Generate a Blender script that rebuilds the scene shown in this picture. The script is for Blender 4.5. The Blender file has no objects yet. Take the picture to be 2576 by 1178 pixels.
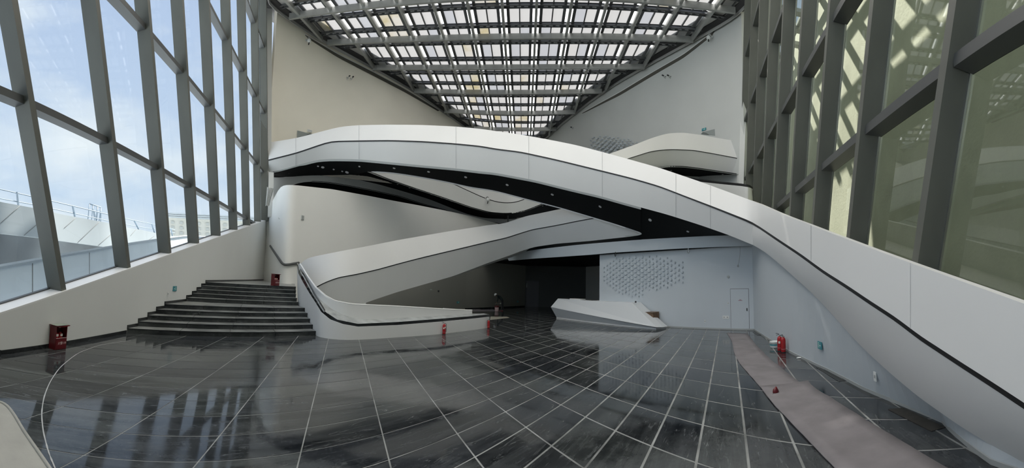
import bpy, bmesh, math, random
import numpy as np
from mathutils import Vector, Matrix, noise
random.seed(7)
S = bpy.context.scene
COL = S.collection

# ---------------------------------------------------------------- camera (a 153 degree cylindrical panorama)
F, YC, PITCH, ROLL, EYE = 965.4, 639.6, .0784, -.0262, 2.3
cp, sp, cr, sr = math.cos(PITCH), math.sin(PITCH), math.cos(ROLL), math.sin(ROLL)
MC = np.array([[cr, 0, -sr], [0, 1, 0], [sr, 0, cr]]) @ np.array([[1, 0, 0], [0, cp, sp], [0, -sp, cp]])
cd = bpy.data.cameras.new('panorama_camera')
cd.type = 'PANO'
cd.panorama_type = 'CENTRAL_CYLINDRICAL'
cd.central_cylindrical_range_u_min = -1288 / F
cd.central_cylindrical_range_u_max = 1288 / F
cd.central_cylindrical_range_v_min = -(1178 - YC) / F
cd.central_cylindrical_range_v_max = YC / F
cd.central_cylindrical_radius = 1.0
cam = bpy.data.objects.new('panorama_camera', cd)
COL.objects.link(cam)
xb, yb, zb = MC.T @ [1, 0, 0], MC.T @ [0, 0, 1], -(MC.T @ [0, 1, 0])
cam.matrix_world = Matrix(((xb[0], yb[0], zb[0], 0), (xb[1], yb[1], zb[1], 0), (xb[2], yb[2], zb[2], EYE), (0, 0, 0, 1)))
cd.clip_end = 1000
S.camera = cam

# ---------------------------------------------------------------- view, sky, sun
S.view_settings.view_transform = 'Standard'
S.view_settings.look = 'None'
S.view_settings.gamma = 1
S.view_settings.use_curve_mapping = False
S.view_settings.exposure = 0.8
S.cycles.use_denoising = True
S.cycles.max_bounces = 12
S.cycles.diffuse_bounces = 5
S.cycles.transparent_max_bounces = 16
S.cycles.sample_clamp_indirect = 6

W = bpy.data.worlds.new('sky')
S.world = W
W.use_nodes = True
nt = W.node_tree
nt.nodes.clear()
def N(nt, t, **kw):
    n = nt.nodes.new(t)
    for k, v in kw.items():
        setattr(n, k, v)
    return n
tc = N(nt, 'ShaderNodeTexCoord'); sep = N(nt, 'ShaderNodeSeparateXYZ')
nt.links.new(tc.outputs['Generated'], sep.inputs[0])
gr = N(nt, 'ShaderNodeValToRGB')
gr.color_ramp.elements[0].position = 0.0; gr.color_ramp.elements[0].color = (.68, .80, .92, 1)
gr.color_ramp.elements[1].position = 1.0; gr.color_ramp.elements[1].color = (.36, .47, .74, 1)
nt.links.new(sep.outputs['Z'], gr.inputs[0])
mp = N(nt, 'ShaderNodeMapping'); mp.inputs['Scale'].default_value = (1.6, 1.6, 3.4)
nz = N(nt, 'ShaderNodeTexNoise'); nz.inputs['Scale'].default_value = 1.3; nz.inputs['Detail'].default_value = 6; nz.inputs['Roughness'].default_value = .55
nt.links.new(tc.outputs['Generated'], mp.inputs[0]); nt.links.new(mp.outputs[0], nz.inputs['Vector'])
cr_ = N(nt, 'ShaderNodeValToRGB')
cr_.color_ramp.elements[0].position = .42; cr_.color_ramp.elements[0].color = (0, 0, 0, 1)
cr_.color_ramp.elements[1].position = .66; cr_.color_ramp.elements[1].color = (1, 1, 1, 1)
nt.links.new(nz.outputs[0], cr_.inputs[0])
mx = N(nt, 'ShaderNodeMixRGB'); mx.inputs[2].default_value = (.90, .94, .96, 1)
nt.links.new(cr_.outputs[0], mx.inputs[0]); nt.links.new(gr.outputs[0], mx.inputs[1])
bg = N(nt, 'ShaderNodeBackground'); bg.inputs[1].default_value = .66
nt.links.new(mx.outputs[0], bg.inputs[0])
nt.links.new(bg.outputs[0], N(nt, 'ShaderNodeOutputWorld').inputs[0])

sd = bpy.data.lights.new('sun', 'SUN'); sd.energy = 9.0; sd.angle = math.radians(.6); sd.color = (1, .94, .86)
sun = bpy.data.objects.new('sun', sd); COL.objects.link(sun)
sv = Vector((-.02, .60, .80)).normalized()          # direction towards the sun
sun.rotation_euler = sv.to_track_quat('Z', 'Y').to_euler()

# ---------------------------------------------------------------- turning picture points into real places
def ray(x, y):
    a = (x - 1288) / F
    return MC.T @ np.array([math.sin(a), math.cos(a), (YC - y) / F])
EO = np.array([0, 0, EYE])
def fl(x, y, z=0.0):
    d = ray(x, y)
    return EO + d * ((z - EYE) / d[2])
def pl(x, y, P0, n):
    d = ray(x, y)
    return EO + d * (((P0 - EO) @ n) / (d @ n))
def pp(xe, r):
    a = (xe - 1288) / F
    return (r * math.sin(a), r * math.cos(a))
def path_from(tab):
    """plan path through (pixel column, distance) pairs, smoothed"""
    xs = [t[0] for t in tab]; rs = [t[1] for t in tab]
    X = np.linspace(xs[0], xs[-1], 90)
    R = np.interp(X, xs, rs)
    for _ in range(6):
        R[1:-1] = (R[:-2] + 2 * R[1:-1] + R[2:]) / 4
    return [pp(x, r) for x, r in zip(X, R)]
def on(x, y, path):
    """where the line of sight meets the vertical surface over a plan path"""
    d = ray(x, y); az = math.atan2(d[0], d[1])
    azs = [math.atan2(p[0], p[1]) for p in path]
    k = 0
    for i in range(len(path) - 1):
        if azs[i] <= az: k = i
    if az < azs[0]: k = 0
    A, B = np.array(path[k]), np.array(path[k + 1])
    e = B - A; h = d[:2]
    # t*h = A + u*e
    det = h[0] * (-e[1]) - h[1] * (-e[0])
    t = (A[0] * (-e[1]) - A[1] * (-e[0])) / det
    return EO + d * t
def offs(path, o):
    """plan path moved away from the viewer by o"""
    return [((r + o) * math.sin(a), (r + o) * math.cos(a)) for a, r in ((math.atan2(x, y), math.hypot(x, y)) for x, y in path)]
def offk(path, k): return [(x * (1 + k), y * (1 + k)) for x, y in path]
def CX(pts, x0, x1, n=60, sm=2):
    X = np.linspace(x0, x1, n)
    xs = [p[0] for p in pts]; ys = [p[1] for p in pts]
    Y = np.interp(X, xs, ys)
    if x0 < xs[0]:
        s = (ys[1] - ys[0]) / (xs[1] - xs[0]); Y = np.where(X < xs[0], ys[0] + s * (X - xs[0]), Y)
    if x1 > xs[-1]:
        s = (ys[-1] - ys[-2]) / (xs[-1] - xs[-2]); Y = np.where(X > xs[-1], ys[-1] + s * (X - xs[-1]), Y)
    for _ in range(sm):
        Y[1:-1] = (Y[:-2] + 2 * Y[1:-1] + Y[2:]) / 4
    return list(zip(X, Y))
def CA(pts, n=60, sm=2):
    P = np.array(pts, float)
    L = np.r_[0, np.cumsum(np.hypot(*np.diff(P, axis=0).T))]
    T = np.linspace(0, L[-1], n)
    Q = np.c_[np.interp(T, L, P[:, 0]), np.interp(T, L, P[:, 1])]
    for _ in range(sm):
        Q[1:-1] = (Q[:-2] + 2 * Q[1:-1] + Q[2:]) / 4
    return [tuple(q) for q in Q]

# ---------------------------------------------------------------- materials
MATS = {}
def mat(name, col, rough=.6, metal=0, spec=.5, noise_s=0, noise_a=0, bump=0, bump_s=40, emit=0, streak=False):
    if name in MATS: return MATS[name]
    m = bpy.data.materials.new(name); m.use_nodes = True
    t = m.node_tree; b = t.nodes['Principled BSDF']
    b.inputs['Base Color'].default_value = (*col, 1)
    b.inputs['Roughness'].default_value = rough
    b.inputs['Metallic'].default_value = metal
    b.inputs['Specular IOR Level'].default_value = spec
    if emit:
        b.inputs['Emission Color'].default_value = (*col, 1); b.inputs['Emission Strength'].default_value = emit
    co = N(t, 'ShaderNodeTexCoord')
    if noise_a:
        n = N(t, 'ShaderNodeTexNoise'); n.inputs['Scale'].default_value = noise_s; n.inputs['Detail'].default_value = 5
        if streak:
            mpn = N(t, 'ShaderNodeMapping'); mpn.inputs['Scale'].default_value = streak
            t.links.new(co.outputs['Object'], mpn.inputs[0]); t.links.new(mpn.outputs[0], n.inputs['Vector'])
        else:
            t.links.new(co.outputs['Object'], n.inputs['Vector'])
        r = N(t, 'ShaderNodeValToRGB')
        r.color_ramp.elements[0].position = .3; r.color_ramp.elements[1].position = .7
        r.color_ramp.elements[0].color = (*[max(0, c * (1 - noise_a)) for c in col], 1)
        r.color_ramp.elements[1].color = (*[min(1, c * (1 + noise_a)) for c in col], 1)
        t.links.new(n.outputs[0], r.inputs[0]); t.links.new(r.outputs[0], b.inputs['Base Color'])
    if bump:
        n2 = N(t, 'ShaderNodeTexNoise'); n2.inputs['Scale'].default_value = bump_s; n2.inputs['Detail'].default_value = 3
        t.links.new(co.outputs['Object'], n2.inputs['Vector'])
        bp = N(t, 'ShaderNodeBump'); bp.inputs['Strength'].default_value = bump; bp.inputs['Distance'].default_value = .02
        t.links.new(n2.outputs[0], bp.inputs['Height']); t.links.new(bp.outputs[0], b.inputs['Normal'])
    MATS[name] = m
    return m
def glass(name, tint, gloss, dust, dustcol=(.6, .62, .58)):
    m = bpy.data.materials.new(name); m.use_nodes = True
    t = m.node_tree; t.nodes.clear()
    o = N(t, 'ShaderNodeOutputMaterial')
    tr = N(t, 'ShaderNodeBsdfTransparent'); tr.inputs[0].default_value = (*tint, 1)
    gl = N(t, 'ShaderNodeBsdfGlossy'); gl.inputs['Roughness'].default_value = .02; gl.inputs[0].default_value = (.9, .95, .93, 1)
    df = N(t, 'ShaderNodeBsdfDiffuse'); df.inputs[0].default_value = (*dustcol, 1)
    tl = N(t, 'ShaderNodeBsdfTranslucent'); tl.inputs[0].default_value = (*dustcol, 1)
    md = N(t, 'ShaderNodeMixShader'); md.inputs[0].default_value = .4
    t.links.new(df.outputs[0], md.inputs[1]); t.links.new(tl.outputs[0], md.inputs[2])
    fr = N(t, 'ShaderNodeLayerWeight'); fr.inputs[0].default_value = .35
    ml = N(t, 'ShaderNodeMath', operation='MULTIPLY_ADD'); ml.inputs[1].default_value = gloss * 2.5; ml.inputs[2].default_value = gloss
    ml.use_clamp = True
    t.links.new(fr.outputs['Fresnel'], ml.inputs[0])
    m1 = N(t, 'ShaderNodeMixShader'); t.links.new(ml.outputs[0], m1.inputs[0])
    t.links.new(tr.outputs[0], m1.inputs[1]); t.links.new(gl.outputs[0], m1.inputs[2])
    m2 = N(t, 'ShaderNodeMixShader')
    co = N(t, 'ShaderNodeTexCoord'); nz = N(t, 'ShaderNodeTexNoise'); nz.inputs['Scale'].default_value = .9; nz.inputs['Detail'].default_value = 7; nz.inputs['Roughness'].default_value = .65
    mpn = N(t, 'ShaderNodeMapping'); mpn.inputs['Scale'].default_value = (1.3, 1.3, .45)
    t.links.new(co.outputs['Object'], mpn.inputs[0]); t.links.new(mpn.outputs[0], nz.inputs['Vector'])
    mm = N(t, 'ShaderNodeMapRange'); mm.inputs[1].default_value = .35; mm.inputs[2].default_value = .75
    mm.inputs[3].default_value = dust * .6; mm.inputs[4].default_value = dust * 1.7
    t.links.new(nz.outputs[0], mm.inputs[0]); t.links.new(mm.outputs[0], m2.inputs[0])
    t.links.new(m1.outputs[0], m2.inputs[1]); t.links.new(md.outputs[0], m2.inputs[2])
    t.links.new(m2.outputs[0], o.inputs[0])
    MATS[name] = m
    return m
def translucent(name, col, tl=.6, tr=0.0, stain=0):
    m = bpy.data.materials.new(name); m.use_nodes = True
    t = m.node_tree; t.nodes.clear()
    o = N(t, 'ShaderNodeOutputMaterial')
    a = N(t, 'ShaderNodeBsdfTranslucent'); a.inputs[0].default_value = (*col, 1)
    d = N(t, 'ShaderNodeBsdfDiffuse'); d.inputs[0].default_value = (*col, 1)
    mm = N(t, 'ShaderNodeMixShader'); mm.inputs[0].default_value = tl
    t.links.new(d.outputs[0], mm.inputs[1]); t.links.new(a.outputs[0], mm.inputs[2])
    if stain:
        co = N(t, 'ShaderNodeTexCoord'); nz = N(t, 'ShaderNodeTexNoise'); nz.inputs['Scale'].default_value = .6; nz.inputs['Detail'].default_value = 6
        t.links.new(co.outputs['Object'], nz.inputs['Vector'])
        r = N(t, 'ShaderNodeValToRGB'); r.color_ramp.elements[0].position = .42; r.color_ramp.elements[1].position = .66
        r.color_ramp.elements[0].color = (*col, 1); r.color_ramp.elements[1].color = (col[0] * (1 - stain * .35), col[1] * (1 - stain * .5), col[2] * (1 - stain), 1)
        t.links.new(nz.outputs[0], r.inputs[0])
        t.links.new(r.outputs[0], a.inputs[0]); t.links.new(r.outputs[0], d.inputs[0])
    t.links.new(mm.outputs[0], o.inputs[0])
    MATS[name] = m
    return m
WHITE = mat('white_lacquered_panel', (.81, .815, .81), .35, spec=.4, noise_s=.25, noise_a=.025)
PLASTER = mat('white_plaster', (.70, .715, .70), .7, noise_s=.3, noise_a=.03, bump=.03, bump_s=60)
PLASTER2 = mat('painted_shade_plaster', (.60, .62, .605), .7, noise_s=.3, noise_a=.03)  # greyer copy of the plaster, with shade put into its colour
PLASTER3 = mat('sky_tinted_plaster', (.56, .61, .65), .7, noise_s=.3, noise_a=.03)  # bluish light from the windows is painted into this plaster colour
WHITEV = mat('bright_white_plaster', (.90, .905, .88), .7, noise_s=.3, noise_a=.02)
CREAM = mat('sunlight_tinted_plaster', (.95, .91, .80), .65, noise_s=.3, noise_a=.03)  # warm sunlight on the back left wall, put into the plaster colour
STEEL = mat('grey_painted_steel', (.125, .13, .115), .5, metal=.1, noise_s=1.2, noise_a=.10, streak=(1, 1, .3))
STEELD = mat('dark_grey_aluminium', (.10, .105, .105), .45, metal=.2)
ROOFST = mat('grey_roof_steel', (.37, .38, .365), .4, metal=.45, noise_s=2, noise_a=.08)
ROOFDK = mat('dark_roof_steel', (.11, .115, .12), .45, metal=.3)
BLACK = mat('black_ceiling_paint', (.008, .009, .009), .7, spec=.1)
GROOVE = mat('black_shadow_gap', (.012, .013, .014), .5)
BLKSTONE = mat('black_polished_stone', (.018, .02, .021), .12, noise_s=3, noise_a=.4)
CONC = mat('beige_concrete', (.36, .355, .32), .8, noise_s=2, noise_a=.12, bump=.15)
DUST = mat('pale_dusty_stone', (.33, .35, .35), .35, noise_s=2.5, noise_a=.35)
RED = mat('red_paint', (.35, .008, .012), .3)
REDD = mat('dark_red_paint', (.11, .006, .010), .35, noise_s=4, noise_a=.25)
WPLASTIC = mat('white_plastic', (.75, .77, .76), .4)
GPLASTIC = mat('grey_plastic', (.40, .42, .42), .5)
BPLASTIC = mat('black_plastic', (.015, .015, .017), .4)
CHROME = mat('brushed_metal', (.45, .46, .45), .3, metal=.9)
GREEN = mat('teal_sign_plastic', (.05, .27, .32), .35)
SIGNW = mat('pale_green_sign_print', (.55, .85, .72), .4)
LABELW = mat('white_paper_label', (.75, .75, .68), .6)
TEXTP = mat('pale_pink_lettering', (.55, .42, .42), .6)
CARTON = mat('brown_cardboard', (.16, .10, .06), .8, noise_s=5, noise_a=.3)
CARPETS = mat('dusty_pink_floor_film', (.20, .185, .193), .7, noise_s=1.6, noise_a=.16, bump=.2, bump_s=8)
EXTW = mat('white_exterior_panel', (.44, .475, .49), .6, noise_s=.4, noise_a=.05)
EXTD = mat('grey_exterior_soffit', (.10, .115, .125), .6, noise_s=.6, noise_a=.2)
EXTG = mat('pale_grey_parapet', (.75, .79, .81), .7, noise_s=.6, noise_a=.06)
HILT = mat('pale_building', (.55, .54, .48), .7)
GLASSL = glass('clear_window_glass', (.82, .87, .90), .03, .05, (.75, .8, .82))
GLASSR = glass('dusty_greenish_glass', (.56, .60, .53), .03, .08, (.45, .48, .41))
FROST = translucent('frosted_roof_panel', (.56, .565, .575), .24)
FROST2 = translucent('bluish_roof_panel', (.50, .52, .565), .22)
FROST3 = translucent('stained_roof_panel', (.56, .545, .51), .24, stain=.5)
OVERP = translucent('overhead_fill_light_panel', (.90, .88, .84), .70)  # clearer than the visible panels, so that more light fills the hall
CLEARS = translucent('clear_roof_strip', (.97, .98, 1), .93)

def tile_material(name, base, dusty):
    m = bpy.data.materials.new(name); m.use_nodes = True
    t = m.node_tree; b = t.nodes['Principled BSDF']
    geo = N(t, 'ShaderNodeNewGeometry'); rot = N(t, 'ShaderNodeVectorRotate'); rot.rotation_type = 'Z_AXIS'; rot.inputs['Angle'].default_value = -math.radians(57.8)
    t.links.new(geo.outputs['Position'], rot.inputs['Vector'])
    class _C: outputs = {'Object': rot.outputs[0]}
    co = _C
    oi = N(t, 'ShaderNodeObjectInfo')
    # streaks of veining along one direction
    mp1 = N(t, 'ShaderNodeMapping'); mp1.inputs['Scale'].default_value = (.22, 2.6, 1); mp1.inputs['Rotation'].default_value = (0, 0, .05)
    t.links.new(co.outputs['Object'], mp1.inputs[0])
    n1 = N(t, 'ShaderNodeTexNoise'); n1.inputs['Scale'].default_value = 1.6; n1.inputs['Detail'].default_value = 9; n1.inputs['Roughness'].default_value = .68; n1.inputs['Distortion'].default_value = .5
    t.links.new(mp1.outputs[0], n1.inputs['Vector'])
    r1 = N(t, 'ShaderNodeValToRGB')
    r1.color_ramp.elements[0].position = .38; r1.color_ramp.elements[0].color = (*base, 1)
    r1.color_ramp.elements[1].position = .72; r1.color_ramp.elements[1].color = (base[0] * 2.6 + .02, base[1] * 2.6 + .02, base[2] * 2.5 + .02, 1)
    t.links.new(n1.outputs[0], r1.inputs[0])
    # dust: patches and scuffs
    n2 = N(t, 'ShaderNodeTexNoise'); n2.inputs['Scale'].default_value = .3; n2.inputs['Detail'].default_value = 10; n2.inputs['Roughness'].default_value = .78
    t.links.new(co.outputs['Object'], n2.inputs['Vector'])
    r2 = N(t, 'ShaderNodeMapRange'); r2.inputs[1].default_value = .47; r2.inputs[2].default_value = .75; r2.inputs[3].default_value = 0; r2.inputs[4].default_value = .42 * dusty
    t.links.new(n2.outputs[0], r2.inputs[0])
    n3 = N(t, 'ShaderNodeTexNoise'); n3.inputs['Scale'].default_value = 7; n3.inputs['Detail'].default_value = 8; n3.inputs['Roughness'].default_value = .75; n3.inputs['Distortion'].default_value = 1.5
    mp3 = N(t, 'ShaderNodeMapping'); mp3.inputs['Scale'].default_value = (.22, 1.3, 1)
    t.links.new(co.outputs['Object'], mp3.inputs[0]); t.links.new(mp3.outputs[0], n3.inputs['Vector'])
    r3 = N(t, 'ShaderNodeMapRange'); r3.inputs[1].default_value = .56; r3.inputs[2].default_value = .76; r3.inputs[3].default_value = 0; r3.inputs[4].default_value = .75
    t.links.new(n3.outputs[0], r3.inputs[0])
    ad = N(t, 'ShaderNodeMath', operation='ADD'); ad.use_clamp = True
    t.links.new(r2.outputs[0], ad.inputs[0]); t.links.new(r3.outputs[0], ad.inputs[1])
    mx = N(t, 'ShaderNodeMixRGB'); mx.inputs[2].default_value = (.16, .17, .17, 1)
    t.links.new(ad.outputs[0], mx.inputs[0]); t.links.new(r1.outputs[0], mx.inputs[1])
    t.links.new(mx.outputs[0], b.inputs['Base Color'])
    rr = N(t, 'ShaderNodeMapRange'); rr.inputs[3].default_value = .05; rr.inputs[4].default_value = .55
    t.links.new(ad.outputs[0], rr.inputs[0]); t.links.new(rr.outputs[0], b.inputs['Roughness'])
    b.inputs['Specular IOR Level'].default_value = .36
    MATS[name] = m
    return m
TILES = [tile_material('dark_slate_tile_a', (.014, .016, .018), 1.0), tile_material('dark_slate_tile_b', (.020, .023, .024), 1.2), tile_material('dark_slate_tile_c', (.010, .012, .015), .9)]
GROUT = mat('chalky_joint', (.24, .25, .245), .8, noise_s=1.3, noise_a=.5)

# ---------------------------------------------------------------- building helpers
def link(name, me, m, parent=None, smooth=False):
    o = bpy.data.objects.new(name, me)
    COL.objects.link(o)
    if m is not None and not me.materials: me.materials.append(m)
    if smooth:
        for p in me.polygons: p.use_smooth = True
    if parent is not None: o.parent = parent
    return o
def tag(o, label=None, cat=None, group=None, kind=None):
    if label: o['label'] = label
    if cat: o['category'] = cat
    if group: o['group'] = group
    if kind: o['kind'] = kind
    return o
def empty(name, loc, label=None, cat=None, group=None, kind=None):
    o = bpy.data.objects.new(name, None); COL.objects.link(o)
    o.location = tuple(loc); o.empty_display_size = .2
    return tag(o, label, cat, group, kind)
def keep(o, parent):
    """parent keeping the place the mesh was modelled at (parents are only moved, never turned, unless built locally)"""
    o.parent = parent
    o.matrix_parent_inverse = Matrix.Translation(-parent.location)
    return o
def mesh(name, V, Fc, m, parent=None, smooth=False):
    me = bpy.data.meshes.new(name)
    me.from_pydata([tuple(map(float, v)) for v in V], [], Fc); me.update()
    o = link(name, me, m, None, smooth)
    if parent is not None: keep(o, parent)
    return o
def loft(name, rails, m, parent=None, thick=0, smooth=True, away=True, closed=False):
    """surface through rails (lists of 3D points with equal counts), given real thickness away from the viewer"""
    R = [np.array(r, float) for r in rails]
    n = len(R[0])
    V, Fc = [], []
    for r in R: V += [tuple(p) for p in r]
    k = len(R)
    for j in range(k - 1):
        for i in range(n - 1):
            Fc.append((j * n + i, j * n + i + 1, (j + 1) * n + i + 1, (j + 1) * n + i))
    if thick:
        # offset every vertex along the local normal, pointing away from the eye
        P = np.stack(R)
        du = np.gradient(P, axis=1); dv = np.gradient(P, axis=0) if k > 1 else None
        nn = np.cross(du, dv); nn /= np.maximum(np.linalg.norm(nn, axis=2, keepdims=True), 1e-9)
        s = np.sign(np.sum(nn * (P - EO), axis=2).mean())
        if not away: s = -s
        Q = P + nn * s * thick
        b = len(V)
        V += [tuple(p) for p in Q.reshape(-1, 3)]
        for j in range(k - 1):
            for i in range(n - 1):
                Fc.append((b + j * n + i, b + (j + 1) * n + i, b + (j + 1) * n + i + 1, b + j * n + i + 1))
        for i in range(n - 1):
            Fc.append((i, b + i, b + i + 1, i + 1)); q = (k - 1) * n
            Fc.append((q + i, q + i + 1, b + q + i + 1, b + q + i))
        for j in range(k - 1):
            Fc.append((j * n, (j + 1) * n, b + (j + 1) * n, b + j * n)); e = n - 1
            Fc.append((j * n + e, b + j * n + e, b + (j + 1) * n + e, (j + 1) * n + e))
    o = mesh(name, V, Fc, m, parent, smooth)
    if smooth:
        bm = bmesh.new(); bm.from_mesh(o.data); bmesh.ops.recalc_face_normals(bm, faces=bm.faces)
        for e in bm.edges:
            if len(e.link_faces) == 2 and e.calc_face_angle(0) > .7: e.smooth = False
        bm.to_mesh(o.data); bm.free()
    return o
def hexa(P):
    """box from 8 corners: bottom 4 then top 4, same order"""
    return list(P), [(0, 3, 2, 1), (4, 5, 6, 7), (0, 1, 5, 4), (1, 2, 6, 5), (2, 3, 7, 6), (3, 0, 4, 7)]
def prism(name, poly, z0, z1, m, parent=None):
    n = len(poly)
    zz0 = z0 if hasattr(z0, '__len__') else [z0] * n
    zz1 = z1 if hasattr(z1, '__len__') else [z1] * n
    V = [(p[0], p[1], a) for p, a in zip(poly, zz0)] + [(p[0], p[1], a) for p, a in zip(poly, zz1)]
    Fc = [tuple(range(n))[::-1], tuple(range(n, 2 * n))] + [(i, (i + 1) % n, n + (i + 1) % n, n + i) for i in range(n)]
    return mesh(name, V, Fc, m, parent)
def bar(name, A, B, w, h, m, parent=None, up=(0, 0, 1)):
    """straight bar from A to B, w across, h along up"""
    A, B = Vector(A), Vector(B); d = (B - A).normalized(); u = Vector(up)
    s = d.cross(u).normalized(); u = s.cross(d).normalized()
    P = []
    for Q in (A, B):
        for a, b in ((-1, -1), (1, -1), (1, 1), (-1, 1)):
            P.append(Q + s * a * w / 2 + u * b * h / 2)
    V, Fc = hexa(P)
    return mesh(name, V, Fc, m, parent)
def polybar(name, pts, w, h, m, parent=None, closed=False):
    """bar following plan polyline pts (3D), w horizontal across, h vertical, pts on the bottom centre line"""
    P = [Vector(p) for p in pts]; n = len(P); V = []; Fc = []
    for i, p in enumerate(P):
        a = P[max(0, i - 1)]; b = P[min(n - 1, i + 1)]
        d = (b - a); s = Vector((d.y, -d.x, 0)).normalized() * w / 2
        V += [p - s, p + s, p + s + Vector((0, 0, h)), p - s + Vector((0, 0, h))]
    for i in range(n - 1):
        for k in range(4):
            Fc.append((4 * i + k, 4 * i + (k + 1) % 4, 4 * i + 4 + (k + 1) % 4, 4 * i + 4 + k))
    Fc += [(3, 2, 1, 0), (4 * n - 4, 4 * n - 3, 4 * n - 2, 4 * n - 1)]
    return mesh(name, V, Fc, m, parent)
def tube(name, pts, r, m, parent=None, seg=8):
    P = [Vector(p) for p in pts]; n = len(P); V = []; Fc = []
    for i, p in enumerate(P):
        d = (P[min(n - 1, i + 1)] - P[max(0, i - 1)]).normalized()
        a = d.cross(Vector((0, 0, 1))) if abs(d.z) < .95 else d.cross(Vector((1, 0, 0)))
        a.normalize(); b = d.cross(a)
        rr = r[i] if hasattr(r, '__len__') else r
        for k in range(seg):
            t = 2 * math.pi * k / seg
            V.append(p + a * math.cos(t) * rr + b * math.sin(t) * rr)
    for i in range(n - 1):
        for k in range(seg):
            Fc.append((i * seg + k, i * seg + (k + 1) % seg, (i + 1) * seg + (k + 1) % seg, (i + 1) * seg + k))
    Fc += [tuple(range(seg))[::-1], tuple(range((n - 1) * seg, n * seg))]
    return mesh(name, V, Fc, m, parent, True)
def local(name, bm, m, parent, loc=(0, 0, 0), smooth=False):
    """a mesh modelled around its parent's origin"""
    me = bpy.data.meshes.new(name); bm.to_mesh(me); bm.free()
    o = link(name, me, m, parent, smooth); o.location = loc
    return o
def lathe(prof, seg=20, c=(0, 0)):
    bm = bmesh.new(); rings = []
    for r, z in prof:
        if r < 1e-5: rings.append([bm.verts.new((c[0], c[1], z))])
        else: rings.append([bm.verts.new((c[0] + r * math.cos(2 * math.pi * k / seg), c[1] + r * math.sin(2 * math.pi * k / seg), z)) for k in range(seg)])
    for a, b in zip(rings, rings[1:]):
        if len(a) == 1 and len(b) == 1: continue
        for k in range(seg):
            q = [a[k % len(a)], a[(k + 1) % len(a)], b[(k + 1) % len(b)], b[k % len(b)]]
            u = []
            for v in q:
                if v not in u: u.append(v)
            if len(u) >= 3: bm.faces.new(u)
    bmesh.ops.recalc_face_normals(bm, faces=bm.faces)
    return bm
def boxbm(lo, hi, bevel=0):
    bm = bmesh.new(); bmesh.ops.create_cube(bm, size=1)
    for v in bm.verts:
        v.co = Vector([lo[i] + (v.co[i] + .5) * (hi[i] - lo[i]) for i in range(3)])
    if bevel: bmesh.ops.bevel(bm, geom=bm.edges[:], offset=bevel, segments=2, affect='EDGES')
    return bm
def ltube(pts, r, seg=8):
    bm = bmesh.new(); P = [Vector(p) for p in pts]; n = len(P); rings = []
    for i, p in enumerate(P):
        d = (P[min(n - 1, i + 1)] - P[max(0, i - 1)]).normalized()
        a = d.cross(Vector((0, 0, 1))) if abs(d.z) < .95 else d.cross(Vector((1, 0, 0)))
        a.normalize(); b = d.cross(a)
        rings.append([bm.verts.new(p + a * math.cos(2 * math.pi * k / seg) * r + b * math.sin(2 * math.pi * k / seg) * r) for k in range(seg)])
    for A, B in zip(rings, rings[1:]):
        for k in range(seg): bm.faces.new((A[k], A[(k + 1) % seg], B[(k + 1) % seg], B[k]))
    bm.faces.new(rings[0][::-1]); bm.faces.new(rings[-1])
    return bm

# ================================================================ SETTING
# ---- the two long glass walls run along these base lines
LA, LB = fl(0, 893), fl(320, 838)
LU = (LB - LA) / np.linalg.norm(LB - LA); LN = np.array([-LU[1], LU[0], 0])
if LN[0] > 0: LN = -LN
RA, RB = fl(2500, 1165), fl(1897, 831)
RU = (RB - RA) / np.linalg.norm(RB - RA); RN = np.array([RU[1], -RU[0], 0])
def LP(s, off=0, z=0): return LA + LU * s + LN * off + np.array([0, 0, z])
def RP(s, off=0, z=0): return RA + RU * s + RN * off + np.array([0, 0, z])
LEFT_END, RIGHT_END = 33.0, 17.35
def sillz(s): return max(.35, .93 + .2245 * s)       # top of the left base wall

# ---- floor
floor = empty('floor', (0, 0, 0), 'dark slate tiled floor with pale dusty joints', None, None, 'structure')
fpoly = [LP(-14, .02), LP(0, .02), LP(LEFT_END, .02), np.array([-6, 46, 0]), np.array([14, 46, 0]), np.array([14, 16.5, 0]), RP(17.3, .8), RP(-14, .8)]
prism('screed', fpoly, -.15, -.004, GROUT, floor)
th, tw, tl_, tsh = .56194, .58635 * EYE, -.35038 * EYE, .57199
O0 = np.array([-2.04148, .44497]) * EYE
U0 = np.array([math.sin(th), math.cos(th)]) * tw
V0 = np.array([math.cos(th + tsh), -math.sin(th + tsh)]) * tl_
W0, W1 = np.array([5.6, 24.0]), np.array([RB[0], RB[1]])     # patterned wall runs between these
def clip(poly, P, n):
    out = []
    for i in range(len(poly)):
        a, b = poly[i], poly[(i + 1) % len(poly)]
        da, db = (a - P) @ n, (b - P) @ n
        if da <= 0: out.append(a)
        if da * db < 0: out.append(a + (b - a) * da / (da - db))
    return out
def inside(p, poly):
    c = False
    for i in range(len(poly)):
        a, b = poly[i], poly[i - 1]
        if (a[1] > p[1]) != (b[1] > p[1]) and p[0] < (b[0] - a[0]) * (p[1] - a[1]) / (b[1] - a[1]) + a[0]: c = not c
    return c
stair_zone = [(-11.6, 7.4), (-10.3, 7.9), (-7.4, 13.2), (-6.3, 13.8), (-5.0, 15.6), (-3.6, 17.6), (-1.9, 21.2), (-1.9, 26.2), (-4.2, 33.4), (-25, 33), (-25, 10)]
wn = np.array([-(W1 - W0)[1], (W1 - W0)[0]]); wn /= np.linalg.norm(wn)
if wn[1] < 0: wn = -wn
cells = []
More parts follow.
